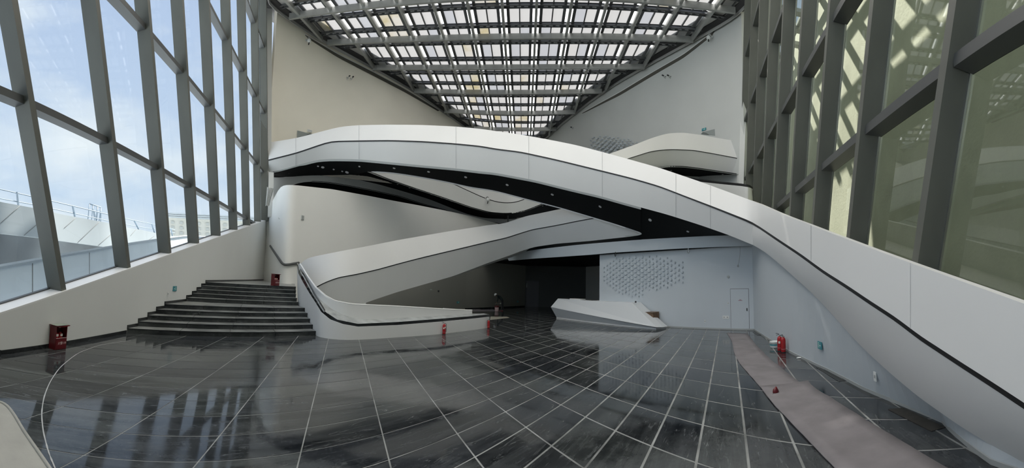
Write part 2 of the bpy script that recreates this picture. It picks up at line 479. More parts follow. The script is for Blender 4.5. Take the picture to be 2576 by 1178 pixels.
for c in range(-12, 34):
    for r in range(-30, 34):
        gx0 = (O0 + U0 * c + V0 * r)[0]; g = .008 + .009 * min(1, max(0, (gx0 + 2.5) / 4))
        q = [O0 + U0 * (c + a) + V0 * (r + b) for a, b in ((g, 1.6 * g), (1 - g, 1.6 * g), (1 - g, 1 - 1.6 * g), (g, 1 - 1.6 * g))]
        q = clip(q, LP(0, -.01)[:2], LN[:2]); q = clip(q, RP(0, .75)[:2], RN[:2]) if q else q
        if len(q) < 3: continue
        ctr = sum(q) / len(q)
        if ctr[1] < -7 or ctr[1] > 45.5 or ctr[0] > 13.5: continue
        if inside(ctr, stair_zone): continue
        if ctr[0] > 5.2 and (ctr - W0) @ wn > .9: continue
        if ctr[0] < -14: continue
        if ctr[1] > 33 and ctr[0] < -2.5: continue
        d = np.linalg.norm(ctr); az = math.atan2(ctr[0], ctr[1])
        seen = abs(az) < 1.42 and 2.3 * F / d < 520
        ar = abs(sum(q[i][0] * q[(i + 1) % len(q)][1] - q[(i + 1) % len(q)][0] * q[i][1] for i in range(len(q)))) / 2
        cells.append((0 if seen else 1, d / max(ar, .05) ** .25, q, c, r))
cells.sort(key=lambda t: (t[0], t[1]))
rest = ([], [])
for i, (s, d, q, c, r) in enumerate(cells):
    k = len(q); rnd = random.Random(c * 91 + r)
    dz = rnd.uniform(-.0015, .0015)
    ctr = sum(q) / k
    if i < 300:
        V = [(p[0] - ctr[0], p[1] - ctr[1], -.02) for p in q] + [(p[0] - ctr[0], p[1] - ctr[1], dz + rnd.uniform(-.0006, .0006) * (k == 4)) for p in q]
        Fc = [tuple(range(k))[::-1], tuple(range(k, 2 * k))] + [(j, (j + 1) % k, k + (j + 1) % k, k + j) for j in range(k)]
        me = bpy.data.meshes.new('floor_tile'); me.from_pydata([tuple(map(float, v)) for v in V], [], Fc)
        o = link('floor_tile', me, rnd.choice(TILES), floor); o.location = (ctr[0], ctr[1], 0)
    else:
        b = len(rest[0])
        rest[0].extend([(p[0], p[1], -.02) for p in q] + [(p[0], p[1], dz) for p in q])
        rest[1].extend([tuple(b + x for x in range(k))[::-1], tuple(b + x for x in range(k, 2 * k))] + [(b + j, b + (j + 1) % k, b + k + (j + 1) % k, b + k + j) for j in range(k)])
if rest[1]: tag(mesh('distant_floor_tiles', rest[0], rest[1], TILES[0], floor), kind='stuff')

# ---- left base wall with its sill, rising along the stairs
wl = empty('wall_left', LP(0), 'pale plaster base wall under the tall windows, its top rising beside the dark steps', None, None, 'structure')
pts = [-14, -8, -4, -2.6, 0, 5, 10, 15, 20, 26, LEFT_END]
fr = [LP(s, 0, -.02) for s in pts]; tp = [LP(s, 0, sillz(s)) for s in pts]; bk = [LP(s, .62, sillz(s) + .02) for s in pts]; bb = [LP(s, .62, -.02) for s in pts]
loft('base_panel', [fr, tp], PLASTER, wl, thick=.05, smooth=False)
loft('window_sill', [tp, bk], WHITE, wl, thick=.04, smooth=False, away=False)
loft('outer_face', [bb, [LP(s, .62, sillz(s) - .05) for s in pts]], EXTG, wl, thick=.06, smooth=False)
mesh('skirting', *hexa([LP(-14, -.025), LP(-.0, -.025), LP(-.0, 0), LP(-14, 0), LP(-14, -.025, .11), LP(0, -.025, .11), LP(0, 0, .11), LP(-14, 0, .11)]), BLKSTONE, wl)
mesh('skirting', *hexa([LP(0.01, -.025), LP(5.1, -.025), LP(5.1, 0), LP(0.01, 0), LP(0.01, -.025, .10), LP(5.1, -.025, .10), LP(5.1, 0, .10), LP(0.01, 0, .10)]), BLKSTONE, wl)

# ---- left window wall: leaning posts, level transoms, panes
win1 = empty('window_1', LP(0), 'tall left window wall with leaning grey posts and clear panes', None, None, 'structure')
GL = .56                                              # glass stands this far behind the base wall face
lean = np.array([.155, -.34, 1.0])                    # every post leans back along the wall
lean_s = lean @ LU
def lpost(s0):
    """post whose foot front-left corner is s0 along the wall"""
    zb = sillz(s0) - .03; zt = 22.6
    def c(s, off, z): return LP(s0 + (s - s0) + lean_s * (z - zb), off, z)
    w = .20
    P = [c(s0, .06, zb), c(s0 + w, .06, zb), c(s0 + w, GL, zb), c(s0, GL, zb), c(s0, .06, zt), c(s0 + w, .06, zt), c(s0 + w, GL, zt), c(s0, GL, zt)]
    mesh('mullion', *hexa(P), STEEL, win1)
foots = [7.30 - 3.0 * 3 + 3.0 * k for k in range(0, 12)]
foots = [-7.6, -4.6, -1.6, 1.45, 4.42, 7.40, 10.30, 13.20, 16.15, 19.1, 22.1, 25.0, 28.0, 31.0]
MUL_L = []
def left_s(px, py, off):
    q = pl(px, py, LP(0, off), LN); return (q - LA) @ LU
edges_l = [(157, 723.5), (322.5, 671), (427, 634.8), (498, 610.2), (553, 590.7), (596, 576.2), (628.5, 565.2), (655.5, 556.2)]
fs = [left_s(x, y, .06) for x, y in edges_l]
fs = [fs[0] - 9, fs[0] - 6.05, fs[0] - 3.03] + fs + [fs[-1] + 2.6]
for s0 in fs: lpost(s0)
zt_l = [(5.84,), (10.15,), (14.45,), (18.7,)]
for i, (a, b) in enumerate(zip(fs, fs[1:])):
    za = sillz(a)
    for (z,) in zt_l:
        sa = a + .20 + lean_s * (z - za); sb = b + lean_s * (z - sillz(b))
        P = [LP(sa, .22, z - .09), LP(sb, .22, z - .09), LP(sb, GL, z - .09), LP(sa, GL, z - .09), LP(sa, .22, z + .09), LP(sb, .22, z + .09), LP(sb, GL, z + .09), LP(sa, GL, z + .09)]
        mesh('transom', *hexa(P), STEELD, win1)
    # bottom gasket and panes between levels
    mesh('bottom_frame', *hexa([LP(a + .2, GL - .10, sillz(a + .2)), LP(b, GL - .10, sillz(b)), LP(b, GL, sillz(b)), LP(a + .2, GL, sillz(a + .2)),
                                LP(a + .2, GL - .10, sillz(a + .2) + .09), LP(b, GL - .10, sillz(b) + .09), LP(b, GL, sillz(b) + .09), LP(a + .2, GL, sillz(a + .2) + .09)]), STEELD, win1)
    lv = [None] + [z for (z,) in zt_l] + [22.6]
    for lo, hi in zip(lv, lv[1:]):
        def q(s_foot, z):
            zz = sillz(s_foot) if z is None else z
            return s_foot + lean_s * (zz - sillz(s_foot)), zz
        if lo is not None and lo < sillz(b) + .1: lo_b = None
        else: lo_b = lo
        if hi < sillz(a) + .2: continue
        s1, z1 = q(a + .15, lo); s2, z2 = q(b + .05, lo_b); s3, z3 = q(b + .05, hi); s4, z4 = q(a + .15, hi)
        P = [LP(s1, GL - .015, z1), LP(s2, GL - .015, z2), LP(s3, GL - .015, z3), LP(s4, GL - .015, z4)]
        mesh('pane', P, [(0, 1, 2, 3)], GLASSL, win1)

# ---- right window wall
win2 = empty('window_2', RP(0, 1.0), 'tall right window wall with leaning grey posts and dusty panes onto a side gallery', None, None, 'structure')
edges_r = [(2293, 662), (2128.6, 601), (2040.6, 566.8), (1984.3, 544.3), (1944, 527.8), (1915.9, 513.4), (1897, 503)]
OFR = .78
def right_s(px, py, off):
    q = pl(px, py, RP(0, off), RN); return (q - RA) @ RU, q[2]
fr_ = [right_s(x, y, OFR) for x, y in edges_r]
lean_r = (np.array([-.155, -.33, 1.0])) @ RU
fs_r = [(s - lean_r * (z - 2.3)) for s, z in fr_]         # reduced to the height z = 2.3
step = (fs_r[4] - fs_r[0]) / 4
fs_r = [fs_r[0] - 4 * step, fs_r[0] - 3 * step, fs_r[0] - 2 * step, fs_r[0] - step] + fs_r[:6] + [fs_r[5] + step * k for k in range(1, 4)]
GR = 1.35
def rs(s0, z): return s0 + lean_r * (z - 2.3)
for s0 in fs_r:
    w = .22; zb, zt = 0.1, 22.6
    P = [RP(rs(s0 - w, zb), OFR, zb), RP(rs(s0, zb), OFR, zb), RP(rs(s0, zb), GR, zb), RP(rs(s0 - w, zb), GR, zb),
         RP(rs(s0 - w, zt), OFR, zt), RP(rs(s0, zt), OFR, zt), RP(rs(s0, zt), GR, zt), RP(rs(s0 - w, zt), GR, zt)]
    mesh('mullion', *hexa(P), STEEL, win2)
for a, b in zip(fs_r, fs_r[1:]):
    lv = [.2, 5.95, 9.95, 14.2, 18.4, 22.6]
    for z in lv[1:-1]:
        P = [RP(rs(a, z), OFR + .12, z - .11), RP(rs(b - .22, z), OFR + .12, z - .11), RP(rs(b - .22, z), GR, z - .11), RP(rs(a, z), GR, z - .11),
             RP(rs(a, z), OFR + .12, z + .11), RP(rs(b - .22, z), OFR + .12, z + .11), RP(rs(b - .22, z), GR, z + .11), RP(rs(a, z), GR, z + .11)]
        mesh('transom', *hexa(P), STEELD, win2)
    for lo, hi in zip(lv, lv[1:]):
        P = [RP(rs(a - .02, lo), GR - .02, lo), RP(rs(b - .2, lo), GR - .02, lo), RP(rs(b - .2, hi), GR - .02, hi), RP(rs(a - .02, hi), GR - .02, hi)]
        mesh('pane', P, [(0, 1, 2, 3)], GLASSR, win2)
    bar('glazing_bead', RP(rs(b - .24, .2), GR - .05, .2), RP(rs(b - .24, 22.5), GR - .05, 22.5), .05, .05, CHROME, win2)

# ---- side gallery behind the right panes
gal = empty('wall_gallery', RP(0, 6), 'plaster wall of the side gallery seen through the right panes', None, None, 'structure')
loft('gallery_wall', [[RP(s, 6.2, 0) for s in (-14, 0, 14, 30)], [RP(s, 6.2, 24) for s in (-14, 0, 14, 30)]], mat('gallery_plaster', (.62, .62, .53), .8, noise_s=.5, noise_a=.1, bump=.6, bump_s=7), gal, thick=.2, smooth=False)
loft('gallery_floor', [[RP(s, 1.3, 1.2) for s in (-14, 30)], [RP(s, 6.2, 1.2) for s in (-14, 30)]], CONC, gal, thick=.1, smooth=False)
loft('gallery_end', [[RP(30, 1.3, 0), RP(30, 6.2, 0)], [RP(30, 1.3, 24), RP(30, 6.2, 24)]], PLASTER2, gal, thick=.2, smooth=False)
loft('gallery_end', [[RP(-14, 1.3, 0), RP(-14, 6.2, 0)], [RP(-14, 1.3, 24), RP(-14, 6.2, 24)]], PLASTER2, gal, thick=.2, smooth=False)
gr_ = empty('ceiling_gallery', RP(0, 3, 22), 'steel grid roof over the side gallery', None, None, 'structure')
for k in range(24):
    s = -13 + 1.85 * k
    bar('roof_bar', RP(s, 1.3, 22.4), RP(s + .3, 6.2, 22.4), .5, .3, ROOFST, gr_)
for k in range(4):
    bar('roof_rail', RP(-14, 1.6 + 1.3 * k, 22.6), RP(30, 1.6 + 1.3 * k, 22.6), .25, .3, ROOFST, gr_)

# ---- roof edge in plan
EDGE_L = [(672, -20), (681, 0), (694, 17), (725, 37), (776, 73), (844, 113), (912, 150), (980, 188), (1047, 227), (1115, 276), (1178, 321)]
EDGE_R = [(1372, 344), (1410, 309), (1478, 254), (1545, 206), (1613, 166), (1681, 128), (1749, 91), (1800, 63), (1851, 32), (1872, 8), (1882, -14)]
RZ = 22.0
eL = [fl(x, y, RZ) for x, y in EDGE_L]; eR = [fl(x, y, RZ) for x, y in EDGE_R]
def smooth_plan(P, n, sm):
    P = np.array(P)[:, :2]; L = np.r_[0, np.cumsum(np.hypot(*np.diff(P, axis=0).T))]; T = np.linspace(0, L[-1], n)
    Q = np.c_[np.interp(T, L, P[:, 0]), np.interp(T, L, P[:, 1])]
    for _ in range(sm): Q[1:-1] = (Q[:-2] + 2 * Q[1:-1] + Q[2:]) / 4
    return Q
pL = smooth_plan(eL[1:], 60, 4); pR = smooth_plan(eR[:-1], 60, 4)
apex = np.array([1.4, 53.5])
pA = np.array([pL[-1] + (apex - pL[-1]) * t for t in (.33, .66, 1)]); pB = np.array([apex + (pR[0] - apex) * t for t in (.33, .66)])
ring = np.vstack([[LP(11, .1)[:2]], [LP(17, -.1)[:2]], pL, pA, pB, pR, [RP(17.5, OFR)[:2]], [RP(8, OFR)[:2]]])

# ---- back left wall with painted sunlight tint, back right wall with painted grey shade
pathL = [tuple(p + np.array([-.22, .15])) for p in pL[2:]] + [(-1.2, 50.6), tuple(apex + [0, .4])]
pathR = [tuple(apex + [0, .4])] + [tuple(p + np.array([.25, .2])) for p in pR[:-1]]
wbl = empty('wall_back_left', (-10, 35, 0), 'cream wall, its warm sunlight painted on, curving away under the left edge of the roof', None, None, 'structure')
lowL = []
for i_, (x, y) in enumerate(pathL):
    t_k = min(1, i_ / 25); d_ = np.array([.88, -.47]); k_ = 3.0 * t_k; q_ = 1 + .115 * (1 - t_k); lowL.append((x * q_ + d_[0] * k_, y * q_ + d_[1] * k_))
loft('plaster_face', [[(x, y, 10.85) for x, y in lowL], [(x, y, 22.3) for x, y in pathL], [(x, y, 23.2) for x, y in pathL]], CREAM, wbl, thick=.3)
wbr = empty('wall_back_right', (12, 35, 0), 'grey white wall under the right edge of the roof', None, None, 'structure')
lowR = [(x * (1 + .09 * max(0, i_ - 20) / 44), y * (1 + .09 * max(0, i_ - 20) / 44)) for i_, (x, y) in enumerate(pathR)]
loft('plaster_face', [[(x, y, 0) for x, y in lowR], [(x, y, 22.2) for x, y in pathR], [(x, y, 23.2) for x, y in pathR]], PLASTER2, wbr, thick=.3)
# leaning pilaster where it meets the right posts
P = []
for (xa, xb, y) in ((1858, 1871, 450), (1872, 1886, 5)):
    a = fl(xa, y, RZ) if False else EO + ray(xa, y) * (27.2 / np.hypot(*ray(xa, y)[:2])); b = EO + ray(xb, y) * (27.0 / np.hypot(*ray(xb, y)[:2]))
    P += [a, b, b * np.array([1.02, 1.02, 1]) , a * np.array([1.02, 1.02, 1])]
dn = (P[0] - P[4]); 
for i in range(4): P[i] = P[i] + (P[i] - P[i + 4]) * .75
for i in range(4): P[i + 4] = P[i + 4] + (P[i + 4] - P[i]) * .06
mesh('pilaster', *hexa(P), PLASTER, wbr)
# left corner column between last window post and cream wall
P = []
for (xa, xb, y) in ((657, 674.5, 556), (650, 669, 2)):
    rr = 30.5 if y > 100 else 27.5
    a = EO + ray(xa, y) * (rr / np.hypot(*ray(xa, y)[:2])); b = EO + ray(xb, y) * (rr / np.hypot(*ray(xb, y)[:2]))
    P += [a, b, b * np.array([1.02, 1.02, 1]), a * np.array([1.02, 1.02, 1])]
for i in range(4): P[i + 4] = P[i + 4] + (P[i + 4] - P[i]) * .08
mesh('corner_column', *hexa(P), STEEL, wbl)
P = []
for (xa, xb, y) in ((671, 681, 640), (666, 685, 10)):
    rr = 31.2 if y > 100 else 28.2
    a = EO + ray(xa, y) * (rr / np.hypot(*ray(xa, y)[:2])); b = EO + ray(xb, y) * (rr / np.hypot(*ray(xb, y)[:2]))
    P += [a, b, b * np.array([1.02, 1.02, 1]), a * np.array([1.02, 1.02, 1])]
for i in range(4): P[i + 4] = P[i + 4] + (P[i + 4] - P[i]) * .08
mesh('corner_pilaster', *hexa(P), PLASTER, wbl)

# ---- slots under the roof edge
def rail_on(pts, path): return [on(x, y, path) for x, y in pts]
# ---- skylight roof
sky = empty('ceiling', (0, 30, RZ), 'steel framed skylight roof of frosted panels narrowing to a point at the back', None, None, 'structure')
beam_px = [
 [(737, 46), (844, 35.7), (979.6, 17), (1081, 6.8), (1200, 0), (1300, -3), (1440, -1), (1536, 3), (1715, 18.7), (1829, 30.6)],
 [(855.6, 112), (979.6, 108.7), (1081, 103), (1200, 100), (1300, 98.5), (1443.7, 99.5), (1579.6, 102.5), (1705, 103.6)],
 [(976, 176.6), (1081, 176), (1200, 175), (1300, 175.6), (1410, 175.5), (1590, 174)],
 [(1066, 235.3), (1183, 236.7), (1300, 238.4), (1376, 237.7), (1501.5, 235.3)],
 [(1141, 285), (1240, 289), (1300, 289.3), (1430, 287.6)],
 [(1192, 322), (1240, 328), (1300, 331), (1374, 331)]]
BZ = 21.45
GZ = 22.08
beams = [np.array([fl(x, y, BZ) for x, y in b]) for b in beam_px]
def ybeam(k, X):
    """depth of the (fractional) k-th cross beam at sideways position X"""
    if k < 0: return ybeam(0, X) + k * 4.75
    if k >= 5: return ybeam(4, X) + (k - 4) * 4.6
    i = int(k); f = k - i
    def y(i): 
        b = beams[i]; c = np.polyfit(b[:, 0], b[:, 1], 2); return np.polyval(c, np.clip(X, b[0, 0] - 1, b[-1, 0] + 1))
    return y(i) if f == 0 else y(i) * (1 - f) + y(i + 1) * f
def in_roof(x, y, pad=0):
    poly = ring
    return inside((x, y), [tuple(p) for p in poly])
XK = [-1.02 + 2.40 * k for k in range(-7, 8)]
def rx(k, y): return XK[k] + .032 * (y - 29.1)
# cross beams
for k in range(7):
    X = np.linspace(-17.5, 16, 90); seg = [(x, float(ybeam(k, x)), BZ) for x in X]
    seg = [p for p in seg if in_roof(p[0] - .0, p[1])]
    if len(seg) > 1: polybar('cross_beam', seg, .16, .46, ROOFST, sky)
for k in range(-6, 0):
    seg = [(x, float(ybeam(k, x)), BZ) for x in (-12, -6, 0, 6, 12)]
    ys = seg[2][1]
    if ys > 15: continue
    l = LP((ys - LA[1]) / LU[1]); r = RP((ys - RA[1]) / RU[1], OFR)
    bar('cross_beam', (l[0], ys, BZ + .31), (r[0], ys, BZ + .31), .30, .62, ROOFST, sky)
# long rafters
for k in range(15):
    Y = np.linspace(12, 53, 160); ok = [y for y in Y if in_roof(rx(k, y), y) and (y > 20)]
    if len(ok) < 4: continue
    bar('rafter', (rx(k, ok[0]), ok[0], 21.83), (rx(k, ok[-1]), ok[-1], 21.83), .19, .46, ROOFST, sky)
# purlins and the panels between them
PK = [-1.35 + .4867 * j for j in range(14)]
def pur(j, X):
    yc = [.974 * v for v in (26.3, 28.4, 30.5, 32.9, 35.2, 37.2, 39.7, 41.8, 44.3, 46.4, 48.6, 50.8)]
    k = np.interp(yc[j], [float(ybeam(i, 0)) for i in range(6)], range(6))
    if yc[j] < ybeam(0, 0): k = (yc[j] - ybeam(0, 0)) / 4.75
    if yc[j] > ybeam(5, 0): k = 5 + (yc[j] - ybeam(5, 0)) / 4.6
    return float(ybeam(k, X))
ylist = list(range(-3, 12))
def purl(j, X): return pur(0, X) + 2.1 * j if j < 0 else pur(j, X)
for j in ylist:
    X = np.linspace(-17.5, 16, 110); seg = [(x, purl(j, x), GZ - .17) for x in X]
    seg = [p for p in seg if in_roof(p[0], p[1]) and p[1] > 19]
    if len(seg) > 1:
        pb = polybar('purlin', seg, .08, .14, ROOFDK, sky)
        polybar('purlin', [(x, y + .26, z) for x, y, z in seg], .07, .14, ROOFDK, sky)
dash = ([], [])
def add_box(acc, P):
    b = len(acc[0]); V, Fc = hexa(P); acc[0].extend([tuple(map(float, v)) for v in V]); acc[1].extend([tuple(b + i for i in f) for f in Fc])
strips = ([], []); bars = ([], []); npan = 0
for j in ylist[:-1]:
    for k in range(14):
        xm = (XK[k] + XK[k + 1]) / 2; ym = (purl(j, xm) + purl(j + 1, xm)) / 2
        xm = (rx(k, ym) + rx(k + 1, ym)) / 2
        if not in_roof(xm, ym) or ym < 19: continue
        def P2(u, v):
            x = XK[k] + (XK[k + 1] - XK[k]) * u; y0 = purl(j, x) + .34; y1 = purl(j + 1, x) - .07; y = y0 + (y1 - y0) * v
            return (x + .032 * (y - 29.1), y)
        def quad(u0, u1, v0, v1, z, t):
            c = [P2(u0, v0), P2(u1, v0), P2(u1, v1), P2(u0, v1)]
            return [(x, y, z) for x, y in c] + [(x, y, z + t) for x, y in c]
        for (u0, u1) in ((-.005, .11), (.89, 1.005)):
            b_ = len(strips[0]); strips[0].extend(quad(u0, u1, 0, 1, GZ + .01, .02)[:4]); strips[1].append((b_, b_ + 1, b_ + 2, b_ + 3))
        for (u0, u1) in ((.19, .485), (.515, .81)):
            rnd = random.Random(j * 37 + k * 5 + int(u0 * 10))
            m_ = FROST if rnd.random() < .72 else (FROST2 if rnd.random() < .7 else FROST3)
            if (j, k) in ((0, 3), (1, 3), (5, 5), (8, 7)): m_ = FROST3
            mesh('frosted_panel', quad(u0, u1, .02, .98, GZ, .03)[:4], [(0, 1, 2, 3)], m_, sky); npan += 1
        add_box(bars, quad(.482, .518, 0, 1, GZ - .12, .12))
        add_box(bars, quad(.105, .195, 0, 1, GZ - .10, .10)); add_box(bars, quad(.805, .895, 0, 1, GZ - .10, .10))
        # perforated tie between the two purlins: small white gaps
        for q in range(3):
            u0 = .22 + .21 * q
            x0 = XK[k] + 2.4 * u0; x1 = XK[k] + 2.4 * (u0 + .12); y = purl(j + 1, x0)
            dx = .032 * (y - 29.1)
            add_box(dash, [(x0 + dx, y + .08, GZ - .16), (x1 + dx, y + .08, GZ - .16), (x1 + dx, y + .17, GZ - .16), (x0 + dx, y + .17, GZ - .16), (x0 + dx, y + .08, GZ - .13), (x1 + dx, y + .08, GZ - .13), (x1 + dx, y + .17, GZ - .13), (x0 + dx, y + .17, GZ - .13)])
tag(mesh('clear_strips', strips[0], strips[1], CLEARS, sky), kind='stuff')
tag(mesh('glazing_bars', bars[0], bars[1], ROOFDK, sky), kind='stuff')
tag(mesh('bright_slots', dash[0], dash[1], CLEARS, sky), kind='stuff')
# closing sheets: dark web between cells, seen only in the gaps
web = ([], [])
for j in ylist[:-1]:
    X = np.linspace(-17.4, 15.8, 60)
    for a, b in zip(X, X[1:]):
        y = purl(j, a)
        if in_roof(a, y) and y > 18: add_box(web, [(a, y - .09, GZ + .03), (b, purl(j, b) - .09, GZ + .03), (b, purl(j, b) + .36, GZ + .03), (a, y + .36, GZ + .03), (a, y - .09, GZ + .06), (b, purl(j, b) - .09, GZ + .06), (b, purl(j, b) + .36, GZ + .06), (a, y + .36, GZ + .06)])
tag(mesh('purlin_web', web[0], web[1], ROOFDK, sky), kind='stuff')
# part of the roof over and behind the viewer: unseen sheets made clearer to fill the hall with light
yb = 21.2
for y0 in np.arange(-9, yb, 4.75):
    y1 = min(y0 + 4.75, yb)
    xl0, xl1 = LP((y0 - LA[1]) / LU[1])[0] - .6, LP((y1 - LA[1]) / LU[1])[0] - .6
    xr0, xr1 = RP((y0 - RA[1]) / RU[1], 1.4)[0], RP((y1 - RA[1]) / RU[1], 1.4)[0]
    nn = 5
    for i in range(nn):
        f0, f1 = i / nn, (i + 1) / nn
        P = [(xl0 + (xr0 - xl0) * f0, y0, 22.6), (xl0 + (xr0 - xl0) * f1, y0, 22.6), (xl1 + (xr1 - xl1) * f1, y1, 22.6), (xl1 + (xr1 - xl1) * f0, y1, 22.6)]
        mesh('overhead_fill_panel', [(x, y, 22.75) for x, y, _ in P], [(0, 1, 2, 3)], OVERP, sky)
BLACKM = mat('black_gutter', (.03, .03, .032), .5)
PLATEM = mat('bright_roof_plate', (.55, .55, .54), .45, metal=.5)
# ring of metal plates and the dark gutter following the roof edge
rin = []
for i, p in enumerate(ring):
    a = ring[max(0, i - 1)]; b = ring[min(len(ring) - 1, i + 1)]
    d = (b - a) / np.linalg.norm(b - a); nrm = np.array([d[1], -d[0]])      # inward for this winding
    rin.append((p, nrm))
def rr_(o, z): return [(p[0] + n_[0] * o, p[1] + n_[1] * o, z) for p, n_ in rin]
loft('edge_plate', [rr_(.28, 22.03), rr_(1.25, 22.16)], PLATEM, sky, thick=.04, away=True)
loft('gutter', [rr_(.36, 22.40), rr_(.36, 21.98), rr_(.0, 21.86), rr_(-.3, 21.9)], BLACKM, sky)
loft('edge_flashing', [rr_(-.02, 21.86), rr_(-.06, 21.66)], PLATEM, sky, thick=.04)
loft('outer_cover', [rr_(-1.9, 22.3), rr_(.9, 22.3)], ROOFDK, sky, thick=.04, away=True)

# ---- wall closing the hall behind the viewer
tag(prism('wall_back', [LP(-12.2, .3)[:2], RP(-12.2, 1.3)[:2], (RP(-12.2, 1.3) + [0, -.3, 0])[:2], (LP(-12.2, .3) + [0, -.3, 0])[:2]], 0, 22.8, PLASTER2), 'white wall behind the viewer', None, None, 'structure')

# ================================================================ THE SWEEPING BRIDGE
B_TOP = [(674, 359), (747, 347.4), (816.6, 329), (855, 319), (900, 315), (973, 313.7), (1060, 314.4), (1147, 318.5), (1217, 325), (1240, 329), (1309.6, 338.7), (1379, 351), (1449, 365), (1534, 387.4), (1577.5, 399.6), (1657.5, 422), (1755, 455), (1859, 493), (1903.5, 509.6), (1938, 526), (1978.5, 543.7), (2024.7, 561), (2091, 587), (2128.6, 601), (2192, 625.4), (2301.8, 666), (2374, 692), (2541, 751.5), (2576, 764.5)]
B_GRV = [(675.7, 402), (747, 384), (799, 366), (830.5, 355.4), (903.6, 354), (980, 353), (1060, 355.4), (1147, 361.4), (1217, 368.3), (1240, 373.5), (1309.6, 382), (1396.6, 401), (1511, 429), (1588, 448), (1657.5, 468), (1727, 495), (1797, 521.4), (1849, 542), (1880, 554), (1897.7, 562), (1955.4, 601.4), (2013, 639), (2071, 682), (2128.6, 718), (2186, 757), (2252.7, 800), (2313, 846), (2414.5, 912), (2499, 966), (2576, 1016.6)]
B_BOT = [(675.7, 434), (702, 429), (747, 416), (799, 402), (834, 400), (904, 401), (973, 407.6), (1043, 414.6), (1147, 424), (1217, 432.7), (1240, 434), (1344, 453.5), (1449, 479.6), (1508, 493), (1570.5, 511), (1675, 539), (1762, 566.6), (1831.5, 591), (1895, 617)]
B_BOT2 = [(1895, 617), (1924, 633), (1984, 685), (2042, 737), (2088, 785), (2134, 838), (2178, 884), (2245.5, 945), (2313, 1001), (2414, 1072), (2500, 1125), (2576, 1165)]
tabA = [(655, 29.6), (675, 29), (760, 28), (850, 27), (1000, 25), (1150, 24), (1300, 23), (1400, 22.2), (1500, 21), (1600, 19.7), (1700, 18.5), (1800, 17.7), (1860, 17.1), (1884, 16.9)]
pathA = path_from(tabA) + [tuple(RP(s, -.38)[:2]) for s in (12.8, 12.2, 11, 10, 8, 6, 5, 4, 3, 2, 1, 0, -.6, -1.4)]
pathW = [tuple(RP(s, -.015)[:2]) for s in (18, 14, 10, 6, 4, 2, 0, -1, -2)]
def ext(rail, L=3.0):
    a, b = np.array(rail[-4]), np.array(rail[-1]); d = (b - a) / np.linalg.norm(b - a)
    return list(rail) + [b + d * L]
br = empty('curved_bridge', on(1100, 430, pathA), 'long white curved bridge with a black groove, descending to the lower right', 'bridge')
n = 110
pathAt, pathAb = offk(pathA, .022), offk(pathA, .026)
topR = rail_on(CX(B_TOP, 675.5, 2600, n, 1), pathAt)
grA = rail_on(CX(B_GRV, 675.5, 2600, n, 1), pathA)
grB = rail_on([(x, y + (2.6 if x < 1700 else 2.6 + (x - 1700) / 110)) for x, y in CX(B_GRV, 675.5, 2600, n, 1)], pathA)
loft('parapet', [topR, grA], WHITE, br, thick=.14)
gi = [np.array(p) * [.9992, .9992, 1] for p in grA]; gj = [np.array(p) * [.9992, .9992, 1] for p in grB]
loft('shadow_groove', [[p + [0, 0, .01] for p in gi], [p - [0, 0, .01] for p in gj]], GROOVE, br, thick=.03)
# lower band: left of the corner its foot hangs free, right of it the foot runs into the wall
na = 76
xk = 1895
fa = rail_on([(x, y + (2.6 if x < 1700 else 2.6 + (x - 1700) / 110)) for x, y in CX(B_GRV, 675.5, xk, na, 1)], pathA)
fb = rail_on(CX(B_BOT, 675.5, xk, na, 1), pathAb)
loft('fascia', [fa, fb], WHITE, br, thick=.12)
fa2 = rail_on([(x, y + 2.6 + (x - 1700) / 110) for x, y in CX(B_GRV, xk, 2600, 50, 0)], pathA)
fb2 = rail_on(CX(B_BOT2, xk, 2600, 50, 2), pathW)
fbA = rail_on(CX(B_BOT2, xk, 2600, 50, 2), pathAb)
fb2 = [p * min(1, i / 12) + q * (1 - min(1, i / 12)) for i, (p, q) in enumerate(zip(fb2, fbA))]
mid = [(np.array(a) * .55 + np.array(b) * .45) + RN * (-.06) for a, b in zip(fa2, fb2)]
loft('fascia', [fa2, mid, fb2], WHITE, br, thick=.03)
# deck behind the parapet, and the lip below
deck = [np.array(p) * [1.012, 1.012, 1] - [0, 0, 1.0] for p in topR]
dback = [np.array(p) * [1.10, 1.10, 1] for p in deck[:72]]
loft('deck', [deck[:72], dback], CONC, br, thick=.1)
loft('ledge', [[np.array(p) - [0, 0, .7] + RN * .16 for p in topR[68:]], [np.array(p) - [0, 0, .7] + RN * 1.1 for p in topR[68:]]], WHITE, br, thick=.05, away=False)
# soffit from the bridge foot to its far edge
E1 = [(684, 440), (720, 447), (760, 442), (834, 441), (900, 440), (923, 430), (990, 434), (1060, 445), (1130, 458), (1184, 471), (1240, 478), (1285, 490), (1369, 512), (1407, 521.5), (1494, 547.5), (1536, 560), (1574, 572), (1598, 580.5), (1612, 585.5)]
ptE = path_from([(660, 31.5), (760, 30.6), (850, 29.8), (923, 27.8), (1000, 27.2), (1150, 26.4), (1300, 25.6), (1400, 25.2), (1500, 24), (1560, 22.6), (1616, 21.6), (1700, 21)])
nx = 60
lip0 = [(x, y + (5 if x > 760 else 3)) for x, y in CX(B_BOT, 690, 1612, nx, 1)]
s0 = [np.array(p) * [1.002, 1.002, 1] for p in rail_on(lip0, pathAb)]
s1 = rail_on(CX(E1, 690, 1612, nx, 2), ptE)
loft('soffit_lip', [rail_on(CX(B_BOT, 690, 1612, nx, 1), pathAb), s0], GPLASTIC, br, thick=.05)
sof = loft('soffit', [s0, s1], BLACK, br, thick=.08, away=True)
